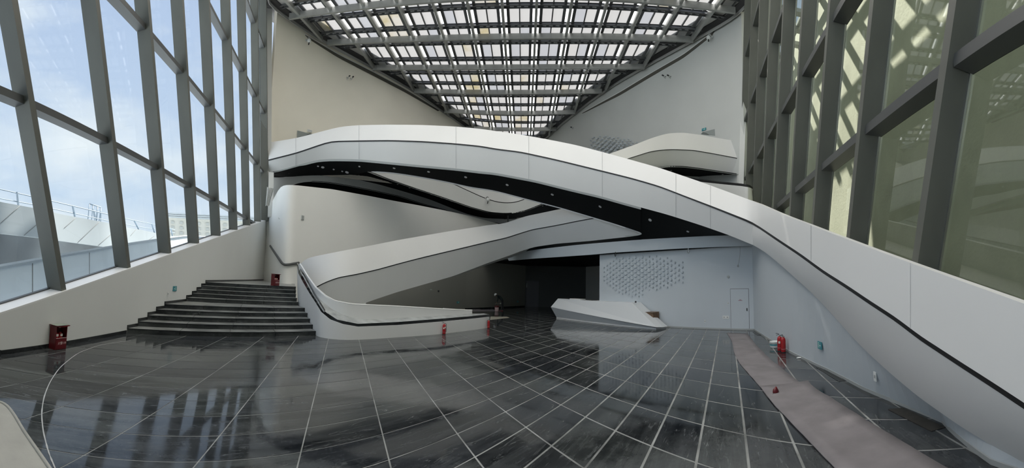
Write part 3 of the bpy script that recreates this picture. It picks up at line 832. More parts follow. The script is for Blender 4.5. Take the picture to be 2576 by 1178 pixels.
loft('soffit_edge', [rail_on([(x, y) for x, y in CX(E1, 935, 1612, 50, 2)], ptE), rail_on([(x, y + 2.6) for x, y in CX(E1, 935, 1612, 50, 2)], ptE)], WHITE, br, thick=.06)
# soffit to the right of the opening, reaching the fascia of the patterned wall
gl0, gl1 = (W0 - (W1 - W0) * 1.45), W1
pathG = [tuple(gl0 - wn * .35), tuple(gl1 - wn * .35)]
G_TOP = [(1270, 642), (1300, 637), (1345, 628.5), (1450, 616.5), (1500, 612), (1600, 604), (1700, 598), (1780, 594), (1840, 592), (1862, 596), (1895, 612)]
G_BOT = [(1282, 656), (1340, 651), (1400, 647), (1500, 640), (1540, 636), (1620, 631), (1700, 626), (1800, 621.5), (1895, 618.5)]
r0 = rail_on(CX(B_BOT, 1612, 1893, 40, 1), pathAb)
g0 = rail_on([(x, y) for x, y in CX([(1612, 603), (1700, 598), (1780, 594), (1840, 592), (1862, 598), (1893, 614)], 1612, 1893, 40, 1)], pathG)
loft('soffit', [r0, g0], BLACK, br, thick=.06)
F_BOT = [(893, 768), (940, 755), (1000, 735), (1070, 715), (1140, 695), (1219, 665), (1280, 643.5), (1312, 631.5), (1345, 621.5), (1400, 613.5), (1483.5, 606.6), (1553, 599), (1595, 594.5), (1612, 590)]
F_GRV = [(795, 722), (815, 711), (850, 698), (900, 689), (950, 677.5), (1010, 661), (1060, 648), (1140, 629), (1230, 607.5), (1275, 597.5), (1310, 586), (1340, 577), (1400, 566.5), (1449, 556.5), (1495, 548), (1540, 542)]
F_TOP = [(755, 665), (760, 657.5), (772, 651), (785, 646.5), (800, 643.5), (850, 633.5), (917, 621), (1000, 604.5), (1060, 594), (1140, 580.5), (1230, 566.5), (1268, 562.5), (1323.5, 544), (1407, 526.6), (1430, 523), (1500, 512)]
ptF = path_from([(745, 22.0), (755, 21.8), (775, 20.9), (800, 20.3), (850, 20), (893, 20.3), (1000, 22.2), (1140, 24.8), (1250, 26.8), (1310, 27.5), (1350, 27.3), (1400, 26.4), (1500, 24.2), (1560, 22.7), (1613, 21.6), (1640, 21.2)])
k0 = rail_on(CX(F_BOT, 1290, 1612, 40, 1), offk(ptF, .03))
k1 = rail_on(CX(G_TOP, 1275, 1612, 40, 1), pathG)
loft('soffit', [k0, k1], BLACK, br, thick=.06)
# the rounded tip of the opening
tip = [(1574, 572), (1598, 580.5), (1610, 584.5), (1616, 588.5), (1612, 591), (1600, 593.2), (1575, 596)]
loft('opening_tip', [rail_on(CA(tip, 24, 2), offs(ptF, -.05)), rail_on(CA([(x - 3.5, y + (1.5 if i < 3 else -2.6)) for i, (x, y) in enumerate(tip)], 24, 2), offs(ptF, -.05))], GPLASTIC, br, thick=.05)
# seams between the cladding panels
for xs_ in (744, 903, 1147, 1330, 1515, 1700, 1787, 2040, 2290):
    yt, yg = np.interp(xs_, *zip(*B_TOP)), np.interp(xs_, *zip(*B_GRV))
    yb_ = np.interp(xs_, *zip(*(B_BOT + B_BOT2[1:])))
    for y0_, y1_, pt, pb in ((yt, yg, pathAt, pathA), (yg + 4, yb_ if xs_ < 1890 else yg + 5, pathA, pathAb)):
        if y1_ - y0_ < 6: continue
        L_, R_ = [[on(xs_ + dx, y0_, pt) * [.9985, .9985, 1], on(xs_ + dx, y1_, pb) * [.9985, .9985, 1]] for dx in (-.35, .35)]
        loft('panel_seam', [L_, R_], mat('seam_grey', (.42, .43, .44), .5), br, smooth=False)

# ================================================================ RAMP FROM THE LEFT THAT TURNS BACK AND RISES
rp = empty('rising_ramp', on(1000, 700, ptF), 'white ramp with a thin black groove rising from the planter nose to below the bridge', 'ramp')
nF = 80
t_ = rail_on(CX(F_TOP, 755, 1500, nF, 1), offk(ptF, .018))
g_full = [(755, 752), (775, 735), (795, 722)] + F_GRV[1:]
g_ = rail_on(CX(g_full, 755, 1500, nF, 1), ptF)
g2 = rail_on([(x, y + 2.4) for x, y in CX(g_full, 755, 1500, nF, 1)], ptF)
loft('parapet', [t_, g_], WHITE, rp, thick=.14)
loft('shadow_groove', [[np.array(p) * [.9992, .9992, 1] for p in g_], [np.array(p) * [.9992, .9992, 1] for p in g2]], GROOVE, rp, thick=.03)
fg = rail_on([(x, y + 2.4) for x, y in CX([(790, 726)] + F_GRV[1:], 790, 1613, 90, 1)], ptF)
fbm = rail_on(CX([(790, 800), (840, 790), (885, 775)] + F_BOT[1:], 790, 1613, 90, 1), offk(ptF, .03))
loft('fascia', [fg, fbm], WHITE, rp, thick=.12)
loft('deck', [[np.array(p) * [1.014, 1.014, 1] - [0, 0, 1.0] for p in t_], [(np.array(p) - [0, 0, 1.0]) * [1.07, 1.07, 1] for p in t_]], CONC, rp, thick=.1)
loft('underside', [fbm[6:], [np.array(p) * [1.09, 1.09, 1] for p in fbm[6:]]], PLASTER2, rp, thick=.06, away=True)

# ================================================================ PLANTER NOSE IN FRONT OF THE RAMP
HS = .162
stepR = [(794.5, 833), (788, 817), (780, 802), (773.5, 788), (767.7, 775), (751, 760.6), (747.5, 750.5), (744.8, 740.4), (744.7, 731), (744.6, 721.7)]
stepL = [(319.6, 822.7), (347, 805), (371, 790), (392.4, 775.6), (413.5, 763), (468, 748.5), (482.4, 739), (494, 729.5), (505.8, 720), (516.5, 711)]
Rk = [fl(x, y, HS * (i + 1)) for i, (x, y) in enumerate(stepR)]
Lk = []
for i, (x, y) in enumerate(stepL):
    q = pl(x, y, LP(0), LN); Lk.append(np.array([q[0], q[1], HS * (i + 1)]))
nosep = [tuple(fl(x, y)[:2]) for x, y in [(799, 847.5), (812, 850.5), (830, 853), (850, 855), (870, 856), (920, 854.5), (1000, 849), (1060, 845), (1117, 840), (1180, 832), (1225, 825.5), (1232, 823)]]
pO = [tuple((Rk[9] + (Rk[9] - Rk[5]) * .6)[:2]), tuple(Rk[9][:2]), tuple(Rk[6][:2]), tuple(Rk[4][:2]), tuple(Rk[2][:2]), tuple(Rk[0][:2])] + nosep
Q = np.array(pO); Lq = np.r_[0, np.cumsum(np.hypot(*np.diff(Q, axis=0).T))]; Tq = np.linspace(0, Lq[-1], 120)
Q = np.c_[np.interp(Tq, Lq, Q[:, 0]), np.interp(Tq, Lq, Q[:, 1])]
for _ in range(3): Q[1:-1] = (Q[:-2] + 2 * Q[1:-1] + Q[2:]) / 4
azq = np.arctan2(Q[:, 0], Q[:, 1]); keepi = [0]
for i in range(1, len(azq)):
    if azq[i] > azq[keepi[-1]] + 1e-5: keepi.append(i)
pathP = [tuple(Q[i]) for i in keepi]
R1_ = [(747, 672), (748, 680), (750, 687), (762, 710), (779, 739), (794, 762), (808, 785), (831, 804), (863, 815.5), (900, 822), (1000, 818), (1117, 808.5), (1200, 800.5), (1231, 797)]
R2_ = [(747, 662), (749, 669), (752, 676), (764, 694), (791, 744), (817, 784), (848.5, 804.5), (900, 815), (1000, 810.5), (1117, 801.5), (1200, 794.5), (1231, 791.5)]
R3_ = [(747.5, 660), (750, 666), (753, 672), (768, 697), (791, 736), (808, 757), (834, 778), (863, 793), (900, 803), (950, 804), (1014, 800.5), (1078, 796.5), (1190, 789.5)]
R4_ = [(750, 658), (753, 664), (757, 668.5), (773.4, 696), (793.6, 724.5), (819.6, 747.6), (842.7, 760), (877.4, 767), (895, 769), (1000, 773.6), (1116, 780.5), (1190, 783.5)]
nz_ = empty('planter_nose', on(870, 856, pathP), 'low white curved planter wall with a black rim beside the dark stairs', 'planter')
n = 120
x1e = 1231
base = rail_on([(x, 860) for x, _ in CX(R1_, 747, x1e, n)], pathP); base = [np.array([p[0], p[1], -.01]) for p in base]
c1 = rail_on(CX(R1_, 747, x1e, n, 0), pathP); c2 = rail_on(CX(R2_, 747, x1e, n, 0), pathP)
loft('curved_wall', [base, c1], WHITE, nz_, thick=.12)
loft('black_rim', [c1, c2], BLKSTONE, nz_, thick=.08)
pI = offs(pathP, .55)
c3 = rail_on(CX(R3_, 750, 1188, n, 0), pI); c4 = rail_on(CX(R4_, 753, 1188, n, 0), pI)
c2b = rail_on(CX(R2_, 750, 1188, n, 0), pathP)
loft('stone_ledge', [c2b, c3], DUST, nz_, thick=.05)
loft('inner_parapet', [c3, c4], WHITE, nz_, thick=.05)
c5 = [np.array(p) * [1.012, 1.012, 1] + [0, 0, .01] for p in c4]
loft('parapet_cap', [c4, c5], WHITE, nz_, thick=.05, away=False)
# right end of the planter: ledge running back, small white upstand
pe = fl(1231, 823); 
zrim = c2[-1][2]
q1, q2 = c2b[-1], c2[-1]
back1 = fl(1216, 789, q2[2] if q2[2] < 2 else 1); back0 = fl(1150, 787, q2[2] if q2[2] < 2 else 1)
mesh('stone_ledge', [q1, q2, np.array(back1), np.array(c3[-1])], [(0, 1, 2, 3)], DUST, nz_)
mesh('end_wall', [base[-1], np.array([back1[0], back1[1], 0]), np.array(back1), np.array(c2[-1])], [(0, 1, 2, 3)], WHITE, nz_)
ub = [on(x, y, offs(pathP, 1.6)) for x, y in CX([(1118, 786), (1180, 790)], 1118, 1180, 12, 0)]
ut = [on(x, y, offs(pathP, 1.6)) for x, y in CX([(1118, 775.5), (1150, 778), (1180, 781.5)], 1118, 1180, 12, 0)]
loft('upstand', [ub, ut], WHITE, nz_, thick=.10)

# ================================================================ STAIRS
st = empty('staircase', (Lk[0] + Rk[0]) / 2 * [1, 1, 0], 'wide flight of dark stone steps rising beside the left window wall', 'stairs')
def stair_slabs(k, A, B, A2, B2, z0, z1, parts=4):
    sx = empty('step', (0, 0, 0)); sx.parent = st; sx.matrix_parent_inverse = Matrix.Translation(-st.location)
    for i in range(parts):
        f0, f1 = i / parts, (i + 1) / parts
        g = .004
        P4 = []
        for f, C, D in ((f0 + g / parts, A, B), (f1 - g / parts, A, B), (f1 - g / parts, A2, B2), (f0 + g / parts, A2, B2)):
            p = C + (D - C) * f; P4.append((p[0], p[1]))
        V = [(x, y, z0) for x, y in P4] + [(x, y, z1) for x, y in P4]
        me = bpy.data.meshes.new('stone_slab'); me.from_pydata([tuple(map(float, v)) for v in V], [], hexa(V)[1])
        so = link('stone_slab', me, STAIRM, sx); me.materials.append(TREADM); me.polygons[1].material_index = 1
    # nosing line
    return sx
STAIRM = tile_material('black_stair_stone', (.012, .014, .015), 1.3)
TREADM = mat('dusty_tread_stone', (.20, .21, .205), .3, noise_s=1.6, noise_a=.5, streak=(1, 1, 1))
for k in range(10):
    z1 = HS * (k + 1); z0 = z1 - HS - .001
    A, B = Lk[k], Rk[k]
    d = np.array([B[0] - A[0], B[1] - A[1]]); d /= np.linalg.norm(d); nb = np.array([-d[1], d[0], 0])
    if k < 9:
        A2, B2 = Lk[k + 1] + nb * .25, Rk[k + 1] + nb * .25
    else:
        A2, B2 = LP(26.8), np.array([*pp(744, 26.5), 0])
    stair_slabs(k, A, B, A2, B2, z0 if k < 9 else z0, z1, 4 if k < 5 else 3)
    # thin pale nosing under the tread edge
    Pn = [A + nb * .0, B + nb * .0]
    P = [A - nb * .012, B - nb * .012, B + nb * .05, A + nb * .05]
    mesh('nosing', *hexa([(p[0], p[1], z1 - .035) for p in P] + [(p[0], p[1], z1 - .010) for p in P]), BLKSTONE, st)
    # stepped skirting on the window-side wall
    sA = (A - LA) @ LU; sB = ((Lk[k + 1] - LA) @ LU) if k < 9 else LEFT_END - 3
    mesh('stair_skirting', *hexa([LP(sA, -.03, z1), LP(sB, -.03, z1), LP(sB, .01, z1), LP(sA, .01, z1), LP(sA, -.03, z1 + .10), LP(sB, -.03, z1 + .10), LP(sB, .01, z1 + .10), LP(sA, .01, z1 + .10)]), BLKSTONE, st)
mesh('landing_fill', *hexa([LP(sA, 0, 0), np.array([*Rk[9][:2], 0]), np.array([*pp(744, 26.5), 0]), LP(30, 0, 0), LP(sA, 0, 1.45), np.array([*Rk[9][:2], 1.45]), np.array([*pp(744, 26.5), 1.45]), LP(30, 0, 1.45)]), BLKSTONE, st)

# ================================================================ ROUNDED WHITE VOLUME BEHIND THE STAIRS
V_TOP = [(674, 530), (690, 497), (703.5, 471), (712, 467), (724, 465.4), (743.5, 466), (834, 476), (917.6, 491), (994, 506), (1060, 518), (1130, 532), (1182, 543), (1252, 563), (1300, 580)]
ptV = path_from([(668, 31.0), (680, 28.6), (692, 26.9), (703, 25.9), (716, 25.4), (730, 25.6), (750, 26.2), (850, 28.4), (1000, 31.8), (1150, 36), (1252, 39.0), (1310, 40.5)])
vo = empty('rounded_volume', on(716, 600, ptV), 'big smooth white rounded wall volume behind the stair landing', 'wall')
vt = rail_on(CX(V_TOP, 671, 1300, 90, 1), ptV)
vb = [np.array([p[0], p[1], 0.0]) for p in rail_on([(x, 600) for x, _ in CX(V_TOP, 671, 1300, 90)], ptV)]
vm = [a * .5 + b * .5 for a, b in zip(vt, vb)]
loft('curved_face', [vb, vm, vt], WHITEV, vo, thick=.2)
hr = [on(x, y, offs(ptV, -.10)) for x, y in CA([(680, 619), (690, 634), (702, 652), (710, 663), (716, 666.5), (728, 665.5), (752, 661.5)], 30, 1)]
o = tube('handrail', hr, .085, STEELD); tag(o, 'dark handrail slanting down around the rounded white volume', 'handrail')

# ================================================================ FAR LEVELS BEYOND THE OPENING
u3 = empty('far_balcony', (2, 33, 8), 'beige U-shaped balcony edge seen through the opening under the bridge', 'balcony')
pt3 = path_from([(820, 31), (923, 31.5), (1043, 33), (1182, 35.5), (1285, 37), (1330, 36), (1400, 33.5), (1440, 32)])
T_BOT = [(820, 398), (860, 408), (923, 431), (973, 450), (1043, 474.5), (1112, 497), (1182, 521.5), (1231, 535), (1269, 538), (1302, 535.5), (1327, 529), (1369, 512), (1420, 488)]
T_GRV = [(820, 345), (900, 370), (1000, 408), (1080, 440), (1130, 459), (1175, 480), (1217, 499), (1245, 508.5), (1269, 512), (1290, 511.5), (1309, 507), (1330, 498), (1400, 465), (1430, 450)]
a_ = rail_on(CX(T_BOT, 885, 1425, 70, 2), pt3); b_ = rail_on(CX(T_GRV, 885, 1425, 70, 2), pt3)
loft('fascia', [b_, a_], PLASTER, u3, thick=.15)
b2 = rail_on([(x, y - 2.2) for x, y in CX(T_GRV, 885, 1425, 70, 2)], pt3); b3 = rail_on([(x, y - 31) for x, y in CX(T_GRV, 885, 1425, 70, 2)], pt3)
loft('shadow_groove', [b_, b2], GROOVE, u3, thick=.03)
loft('parapet', [b2, b3], WHITE, u3, thick=.15)
U_TOP = [(683, 446), (700, 447), (715.7, 446), (747, 439.6), (789, 436), (834, 439), (883, 448), (952, 464), (1008, 479.7), (1078, 500.6), (1130, 521.5), (1175, 538.9), (1217, 549), (1285, 552), (1300, 550)]
U_BOT = [(683, 505), (700, 490), (722, 472), (740, 464), (761, 458.7), (789, 457), (827, 459.5), (876, 467.5), (938, 479.7), (1008, 495), (1060, 512.8), (1112, 526.7), (1182, 551), (1252, 563), (1300, 566)]
ptU = path_from([(680, 32.2), (747, 32.5), (834, 33), (950, 35), (1078, 39), (1175, 41), (1300, 42)])
ut_ = rail_on(CX(U_TOP, 684, 1300, 70, 1), ptU); ub_ = rail_on(CX(U_BOT, 684, 1300, 70, 1), ptU)
lv = empty('far_level_edge', on(1000, 480, ptU), 'shaded grey curved floor edge between two black ceilings above the rounded volume', 'balcony')
loft('fascia', [ut_, ub_], PLASTER, lv, thick=.15)
loft('soffit', [ub_, [np.array(p) * [1.3, 1.3, 1] + [0, 0, .2] for p in ub_]], BLACK, lv, thick=.05)
s3 = rail_on(CX([(690, 428), (800, 428), (923, 430)] + T_BOT[3:9] + [(1300, 536)], 690, 1300, 70, 1), pt3 if False else path_from([(680, 31), (820, 31), (923, 31.5), (1043, 33), (1182, 35.5), (1300, 37)]))
loft('soffit', [s3, rail_on(CX(U_TOP, 690, 1300, 70, 2), ptU)], BLACK, lv, thick=.06)
# black underside and grey back on the right of the U
s4 = rail_on(CX([(1269, 538), (1302, 535.5), (1327, 529), (1369, 512), (1425, 486)], 1269, 1425, 30, 1), pt3)
loft('soffit', [s4, rail_on(CX([(1269, 552), (1323, 546), (1425, 530)], 1269, 1425, 30, 1), path_from([(1260, 40), (1440, 39)]))], BLACK, u3, thick=.06)
o = loft('wall_far', [rail_on([(x, 600) for x in np.linspace(640, 1640, 20)], path_from([(630, 43), (1650, 43)])), rail_on([(x, 395) for x in np.linspace(640, 1640, 20)], path_from([(630, 43), (1650, 43)]))], mat('mid_grey_wall', (.22, .23, .23), .8), None, thick=.2)  # one even mid grey base colour
tag(o, 'mid grey wall at the far end of the upper level', None, None, 'structure')
o = bar('column', on(1278, 540, path_from([(1200, 38), (1300, 38)])), on(1278, 566, path_from([(1200, 38), (1300, 38)])), .14, .14, STEELD); tag(o, 'thin dark post under the U-shaped balcony', 'post')
rearp = path_from([(650, 33.5), (700, 36.5), (760, 38.5), (900, 41), (1100, 43.2), (1300, 44)])
o = loft('wall_light_block', [[(x, y, 0) for x, y in rearp], [(x, y, 11.0) for x, y in rearp]], MATS['mid_grey_wall'], None, thick=.2); tag(o, 'added grey wall blocking outside light behind the rounded volume', None, None, 'structure')  # backing wall added to keep light off the black soffits
clp = path_from([(667, 29.6), (700, 29.6)])
o = loft('trim_4', [rail_on([(x, 433) for x in np.linspace(676, 689, 6)], clp), rail_on([(x, 545) for x in np.linspace(673.5, 687, 6)], clp)], PLASTER, None, thick=.5, smooth=False); tag(o, 'short white column below the left end of the bridge', None, None, 'structure')
# roof of the upper level, closing it towards the outside
o = prism('ceiling_upper_level', [(-19.5, 25.0), (-16.9, 26.6), (-14.0, 32.5), (-9, 41), (-3, 50), (0, 50), (-4, 46), (-28, 36)], 10.95, 11.1, BLACK); tag(o, 'black ceiling of the upper level', None, None, 'structure')
# ================================================================ UPPER RIGHT BALCONY
D_TOP = [(1533, 387), (1575, 372), (1600, 363), (1630, 351), (1653, 343), (1675, 337), (1692, 334.8), (1720, 334), (1767, 340), (1797, 346), (1840, 353), (1872, 358)]
D_GRV = [(1540, 413), (1577.5, 399.6), (1605, 391), (1633, 382), (1657.5, 377.7), (1692, 375.6), (1744.5, 377.7), (1797, 386.7), (1835, 394), (1872, 401)]
D_BOT = [(1560, 445), (1600, 434), (1657.5, 421.5), (1682, 418), (1720, 418.7), (1760, 423.5), (1797, 429), (1872, 440)]
ptD = path_from([(1500, 20.6), (1533, 21.4), (1600, 23), (1690, 25.2), (1800, 27.0), (1872, 27.9), (1885, 28.0)])
ub2 = empty('upper_balcony', on(1700, 380, ptD), 'white balcony ribbon with a black groove branching off the bridge at upper right', 'balcony')
dt, dg, db = (rail_on(CX(c, 1533, 1872, 60, 2), ptD) for c in (D_TOP, D_GRV, D_BOT))
dt, db = rail_on(CX(D_TOP, 1533, 1872, 60, 2), offk(ptD, .015)), rail_on(CX(D_BOT, 1533, 1872, 60, 2), offk(ptD, .02))
loft('parapet', [dt, dg], WHITE, ub2, thick=.12)
dg2 = rail_on([(x, y + 1.8) for x, y in CX(D_GRV, 1533, 1872, 60, 2)], ptD)
loft('shadow_groove', [[np.array(p) * [.9992, .9992, 1] for p in dg], [np.array(p) * [.9992, .9992, 1] for p in dg2]], GROOVE, ub2, thick=.03)
loft('fascia', [dg2, db], WHITE, ub2, thick=.12)
loft('deck', [[np.array(p) * [1.012, 1.012, 1] - [0, 0, 1] for p in dt], [np.array(p) * [1.12, 1.12, 1] - [0, 0, 1] for p in dt]], CONC, ub2, thick=.08)
ptD2 = path_from([(1600, 26), (1700, 28.5), (1800, 31), (1872, 32)])
dbb = rail_on(CX([(1600, 460), (1657, 442), (1720, 442.5), (1762, 445), (1832, 453.5), (1853, 452)], 1600, 1853, 40, 1), ptD2)
loft('soffit', [rail_on(CX([(x, y + 1.5) for x, y in D_BOT], 1600, 1853, 40, 2), ptD), dbb], BLACK, ub2, thick=.06)
loft('soffit_lip', [rail_on(CX(D_BOT, 1640, 1872, 40, 2), ptD), rail_on(CX([(x, y + 2.2) for x, y in D_BOT], 1640, 1872, 40, 2), ptD)], GPLASTIC, ub2, thick=.05)
bar('end_post', on(1858, 440, offs(ptD, .3)), on(1858, 470, offs(ptD, .3)), .5, .4, PLASTER, ub2)
mb = rail_on(CX([(1600, 470), (1690, 457.5), (1740, 466), (1853, 476)], 1600, 1853, 30, 1), ptD2)
mb_top = rail_on(CX([(1600, 460), (1657, 442), (1720, 442.5), (1762, 445), (1832, 453.5), (1853, 452)], 1600, 1853, 30, 1), ptD2)
loft('recess_wall', [mb_top, mb], PLASTER2, ub2, thick=.1)
# white pod with a black rim in front of the right posts
ptPd = path_from([(1690, 27.8), (1740, 27.0), (1800, 25.2), (1860, 23.2), (1885, 22.6), (1896, 22.9), (1904, 24.0)])
pod = empty('rounded_pod', on(1850, 520, ptPd), 'white rounded parapet with a black rim in front of the right window posts', 'parapet')
p_t = [(1690, 441), (1741, 449.5), (1751.5, 452), (1814, 458.8), (1866, 464), (1887, 467.5), (1899.5, 474.5), (1903.5, 480)]
p_b = [(1690, 452), (1755, 456), (1814, 461.5), (1866, 466.8), (1884, 470), (1895.5, 475.5), (1903.5, 484)]
pa_, pb_ = rail_on(CX(p_t, 1690, 1903.5, 50, 1), ptPd), rail_on(CX([(1690, 446)] + [(x, y + 4.5) for x, y in p_t[1:]], 1690, 1903.5, 50, 1), ptPd)
loft('black_rim', [pa_, pb_], GROOVE, pod, thick=.06)
loft('curved_face', [pb_, rail_on([(x, y + 75) for x, y in CX(p_t, 1690, 1903.5, 50, 1)], ptPd)], PLASTER, pod, thick=.12)
loft('rim_top', [pa_, [np.array(p) * [1.05, 1.05, 1] for p in pa_]], GROOVE, pod, thick=.05)

# ================================================================ LOWER RIGHT: FASCIA, PATTERNED WALL, RIGHT WALL, CAVE
gx = empty('lower_fascia', on(1500, 626, pathG), 'straight grey ceiling fascia running above the patterned wall', 'fascia')
g_t, g_b = rail_on(CX(G_TOP[:9] + [(1895, 590)], 1272, 1895, 50, 1), pathG), rail_on(CX(G_BOT, 1280, 1895, 50, 1), pathG)
loft('fascia_face', [g_t, g_b], PLASTER3, gx, thick=.12, smooth=False)
w1 = empty('wall_right_front', (*((W0 + W1) / 2), 0), 'pale wall with a field of raised petals and a flush door', None, None, 'structure')
WB = W1 + (W1 - W0) * .02
mesh('wall_panel', *hexa([np.array([*W0, -.01]), np.array([*WB, -.01]), np.array([*(WB + wn * .25), -.01]), np.array([*(W0 + wn * .25), -.01]),
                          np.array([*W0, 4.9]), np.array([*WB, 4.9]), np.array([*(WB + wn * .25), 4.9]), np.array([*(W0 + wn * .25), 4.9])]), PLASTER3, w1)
wu = (W1 - W0) / np.linalg.norm(W1 - W0)
mesh('skirting', *hexa([np.array([*(a - wn * o_), z]) for z in (0, .07) for a, o_ in ((W0, .02), (WB, .02), (WB, 0), (W0, 0))]), GPLASTIC, w1)
N3 = np.array([wn[0], wn[1], 0]); P3 = np.array([*W0, 0])
def onW(x, y, o=0): return pl(x, y, P3 - N3 * o, N3)
# ceiling of the cave
o = prism('ceiling_cave', [tuple(gl0 - wn * .2), tuple(gl1 - wn * .2), (14, 18), (18, 44), (-8, 46), (-4.5, 33)], 4.28, 4.40, BLACK); tag(o, 'black low ceiling of the dark recess', None, None, 'structure')
kv = [tuple(fl(1000, 790)[:2] * .96), tuple(fl(1080, 780)[:2]), tuple(fl(1170, 779)[:2]), tuple(fl(1320, 772)[:2])]
kv = [(-9.5, 24.5)] + kv[2:]
darkw = mat('painted_shade_recess_plaster', (.26, .26, .235), .8)  # plaster darkened in colour to stand for the shade under the ramp
o = loft('wall_recess', [[(*p, 0) for p in kv], [(*p, h) for p, h in zip(kv, (1.6, 4.3, 5.4))]], darkw, None, thick=.2, smooth=False); tag(o, 'plain plaster wall under the ramp, darkened in colour for the shade', None, None, 'structure')
skv = empty('baseboard_recess', (*kv[1], 0), 'black skirting along the shaded wall', None, None, 'structure')
loft('skirting', [[(p[0] * .998, p[1] * .998, 0) for p in kv[1:]], [(p[0] * .998, p[1] * .998, .12) for p in kv[1:]]], BLKSTONE, skv, thick=.02, smooth=False)
e2 = (12.0, 39.0)
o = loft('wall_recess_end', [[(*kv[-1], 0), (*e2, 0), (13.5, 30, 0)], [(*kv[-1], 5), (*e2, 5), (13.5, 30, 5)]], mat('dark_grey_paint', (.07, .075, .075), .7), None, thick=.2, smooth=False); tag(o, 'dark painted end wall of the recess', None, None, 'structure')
dn3 = np.array(kv[-1]); de = (np.array(e2) - dn3) / np.linalg.norm(np.array(e2) - dn3)
d0, d1 = dn3 + de * .15, dn3 + de * 1.45; dnn = np.array([de[1], -de[0]])
dr = empty('door_2', (*((d0 + d1) / 2), 0), 'black door in the dark recess', None, None, 'structure')
mesh('door_leaf', *hexa([np.array([*(p + dnn * o_), z]) for z in (0.01, 2.7) for p, o_ in ((d0, .02), (d1, .02), (d1, .07), (d0, .07))]), BPLASTIC, dr)
mesh('door_edge', *hexa([np.array([*(p + dnn * o_), z]) for z in (2.0, 2.5) for p, o_ in ((d0, .08), (d0 + de * .05, .08), (d0 + de * .05, .1), (d0, .1))]), GPLASTIC, dr)
# right base wall below the ramp
wr = empty('wall_right', RP(8), 'pale plaster wall below the descending ramp', None, None, 'structure')
BASE_R = sorted([((fl(x, y) - RA) @ RU, (fl(x, y) - RA) @ RN) for x, y in ((1897, 831), (1985, 887), (2100, 942), (2180, 985), (2272, 1022), (2330, 1046), (2372, 1064), (2392, 1087), (2450, 1136), (2510, 1179))])
def boff(s):
    return float(np.interp(s, [a for a, _ in BASE_R], [b for _, b in BASE_R], left=0, right=0))
S_ = [17.3, 14, 11, 9, 8, 7, 6, 5, 4.5, 4, 3.5, 3, 2.7, 2.4, 2.1, 1.8, 1.5, 1.2, .9, .6, .3, 0, -.7, -1.2, -4, -14]
def zramp(s):
    q = RP(s, -.015); return None
fbz = sorted([((np.array(p) - RA) @ RU, p[2]) for p in fb2])
def topz(s): return max(.25, float(np.interp(s, [a for a, _ in fbz], [b for _, b in fbz])) + .25)
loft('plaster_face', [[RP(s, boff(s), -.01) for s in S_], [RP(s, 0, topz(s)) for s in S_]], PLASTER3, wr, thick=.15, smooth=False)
loft('skirting', [[RP(s, boff(s) - .02, 0) for s in S_[:-2]], [RP(s, boff(s) - .025, .07) for s in S_[:-2]]], GPLASTIC, wr, thick=.02, smooth=False)
# door in the patterned wall
dpx = [(1841.8, 727.8), (1887, 728.5), (1885, 827.5), (1839.5, 825.2)]
dc = [onW(*p, .0) for p in dpx]
door = empty('door_1', (dc[3] + dc[2]) / 2 * [1, 1, 0], 'flush pale door with a small notice in the patterned wall', None, None, 'structure')
zt_ = dc[0][2]
def W_at(u, z, o=0): 
    p = W0 + wu * u - wn * o; return np.array([p[0], p[1], z])
du0, du1 = (dc[3][:2] - W0) @ wu, (dc[2][:2] - W0) @ wu
seam = mat('seam_dark', (.13, .14, .15), .6)
def wbox(name, u0, u1, z0, z1, o0, o1, m, parent=None):
    return mesh(name, *hexa([W_at(u0, z0, o1), W_at(u1, z0, o1), W_at(u1, z0, o0), W_at(u0, z0, o0), W_at(u0, z1, o1), W_at(u1, z1, o1), W_at(u1, z1, o0), W_at(u0, z1, o0)]), m, parent)
wbox('door_gap', du0 - .02, du1 + .02, 0.02, zt_ + .02, 0, .004, seam, door)
wbox('door_leaf', du0, du1, .04, zt_, .002, .010, PLASTER3, door)
hx = onW(1879.5, 779); hu = (hx[:2] - W0) @ wu
wbox('handle', hu - .02, hu + .02, hx[2] - .07, hx[2] + .07, .01, .05, BPLASTIC, door)
nx_ = onW(1862.5, 755.5); nu = (nx_[:2] - W0) @ wu
wbox('notice_line', nu - .055, nu + .055, nx_[2] + .012, nx_[2] + .035, .010, .014, mat('faded_red_print', (.28, .10, .12), .6), door)
wbox('notice_line', nu - .11, nu + .11, nx_[2] - .03, nx_[2] - .01, .010, .014, MATS['faded_red_print'], door)

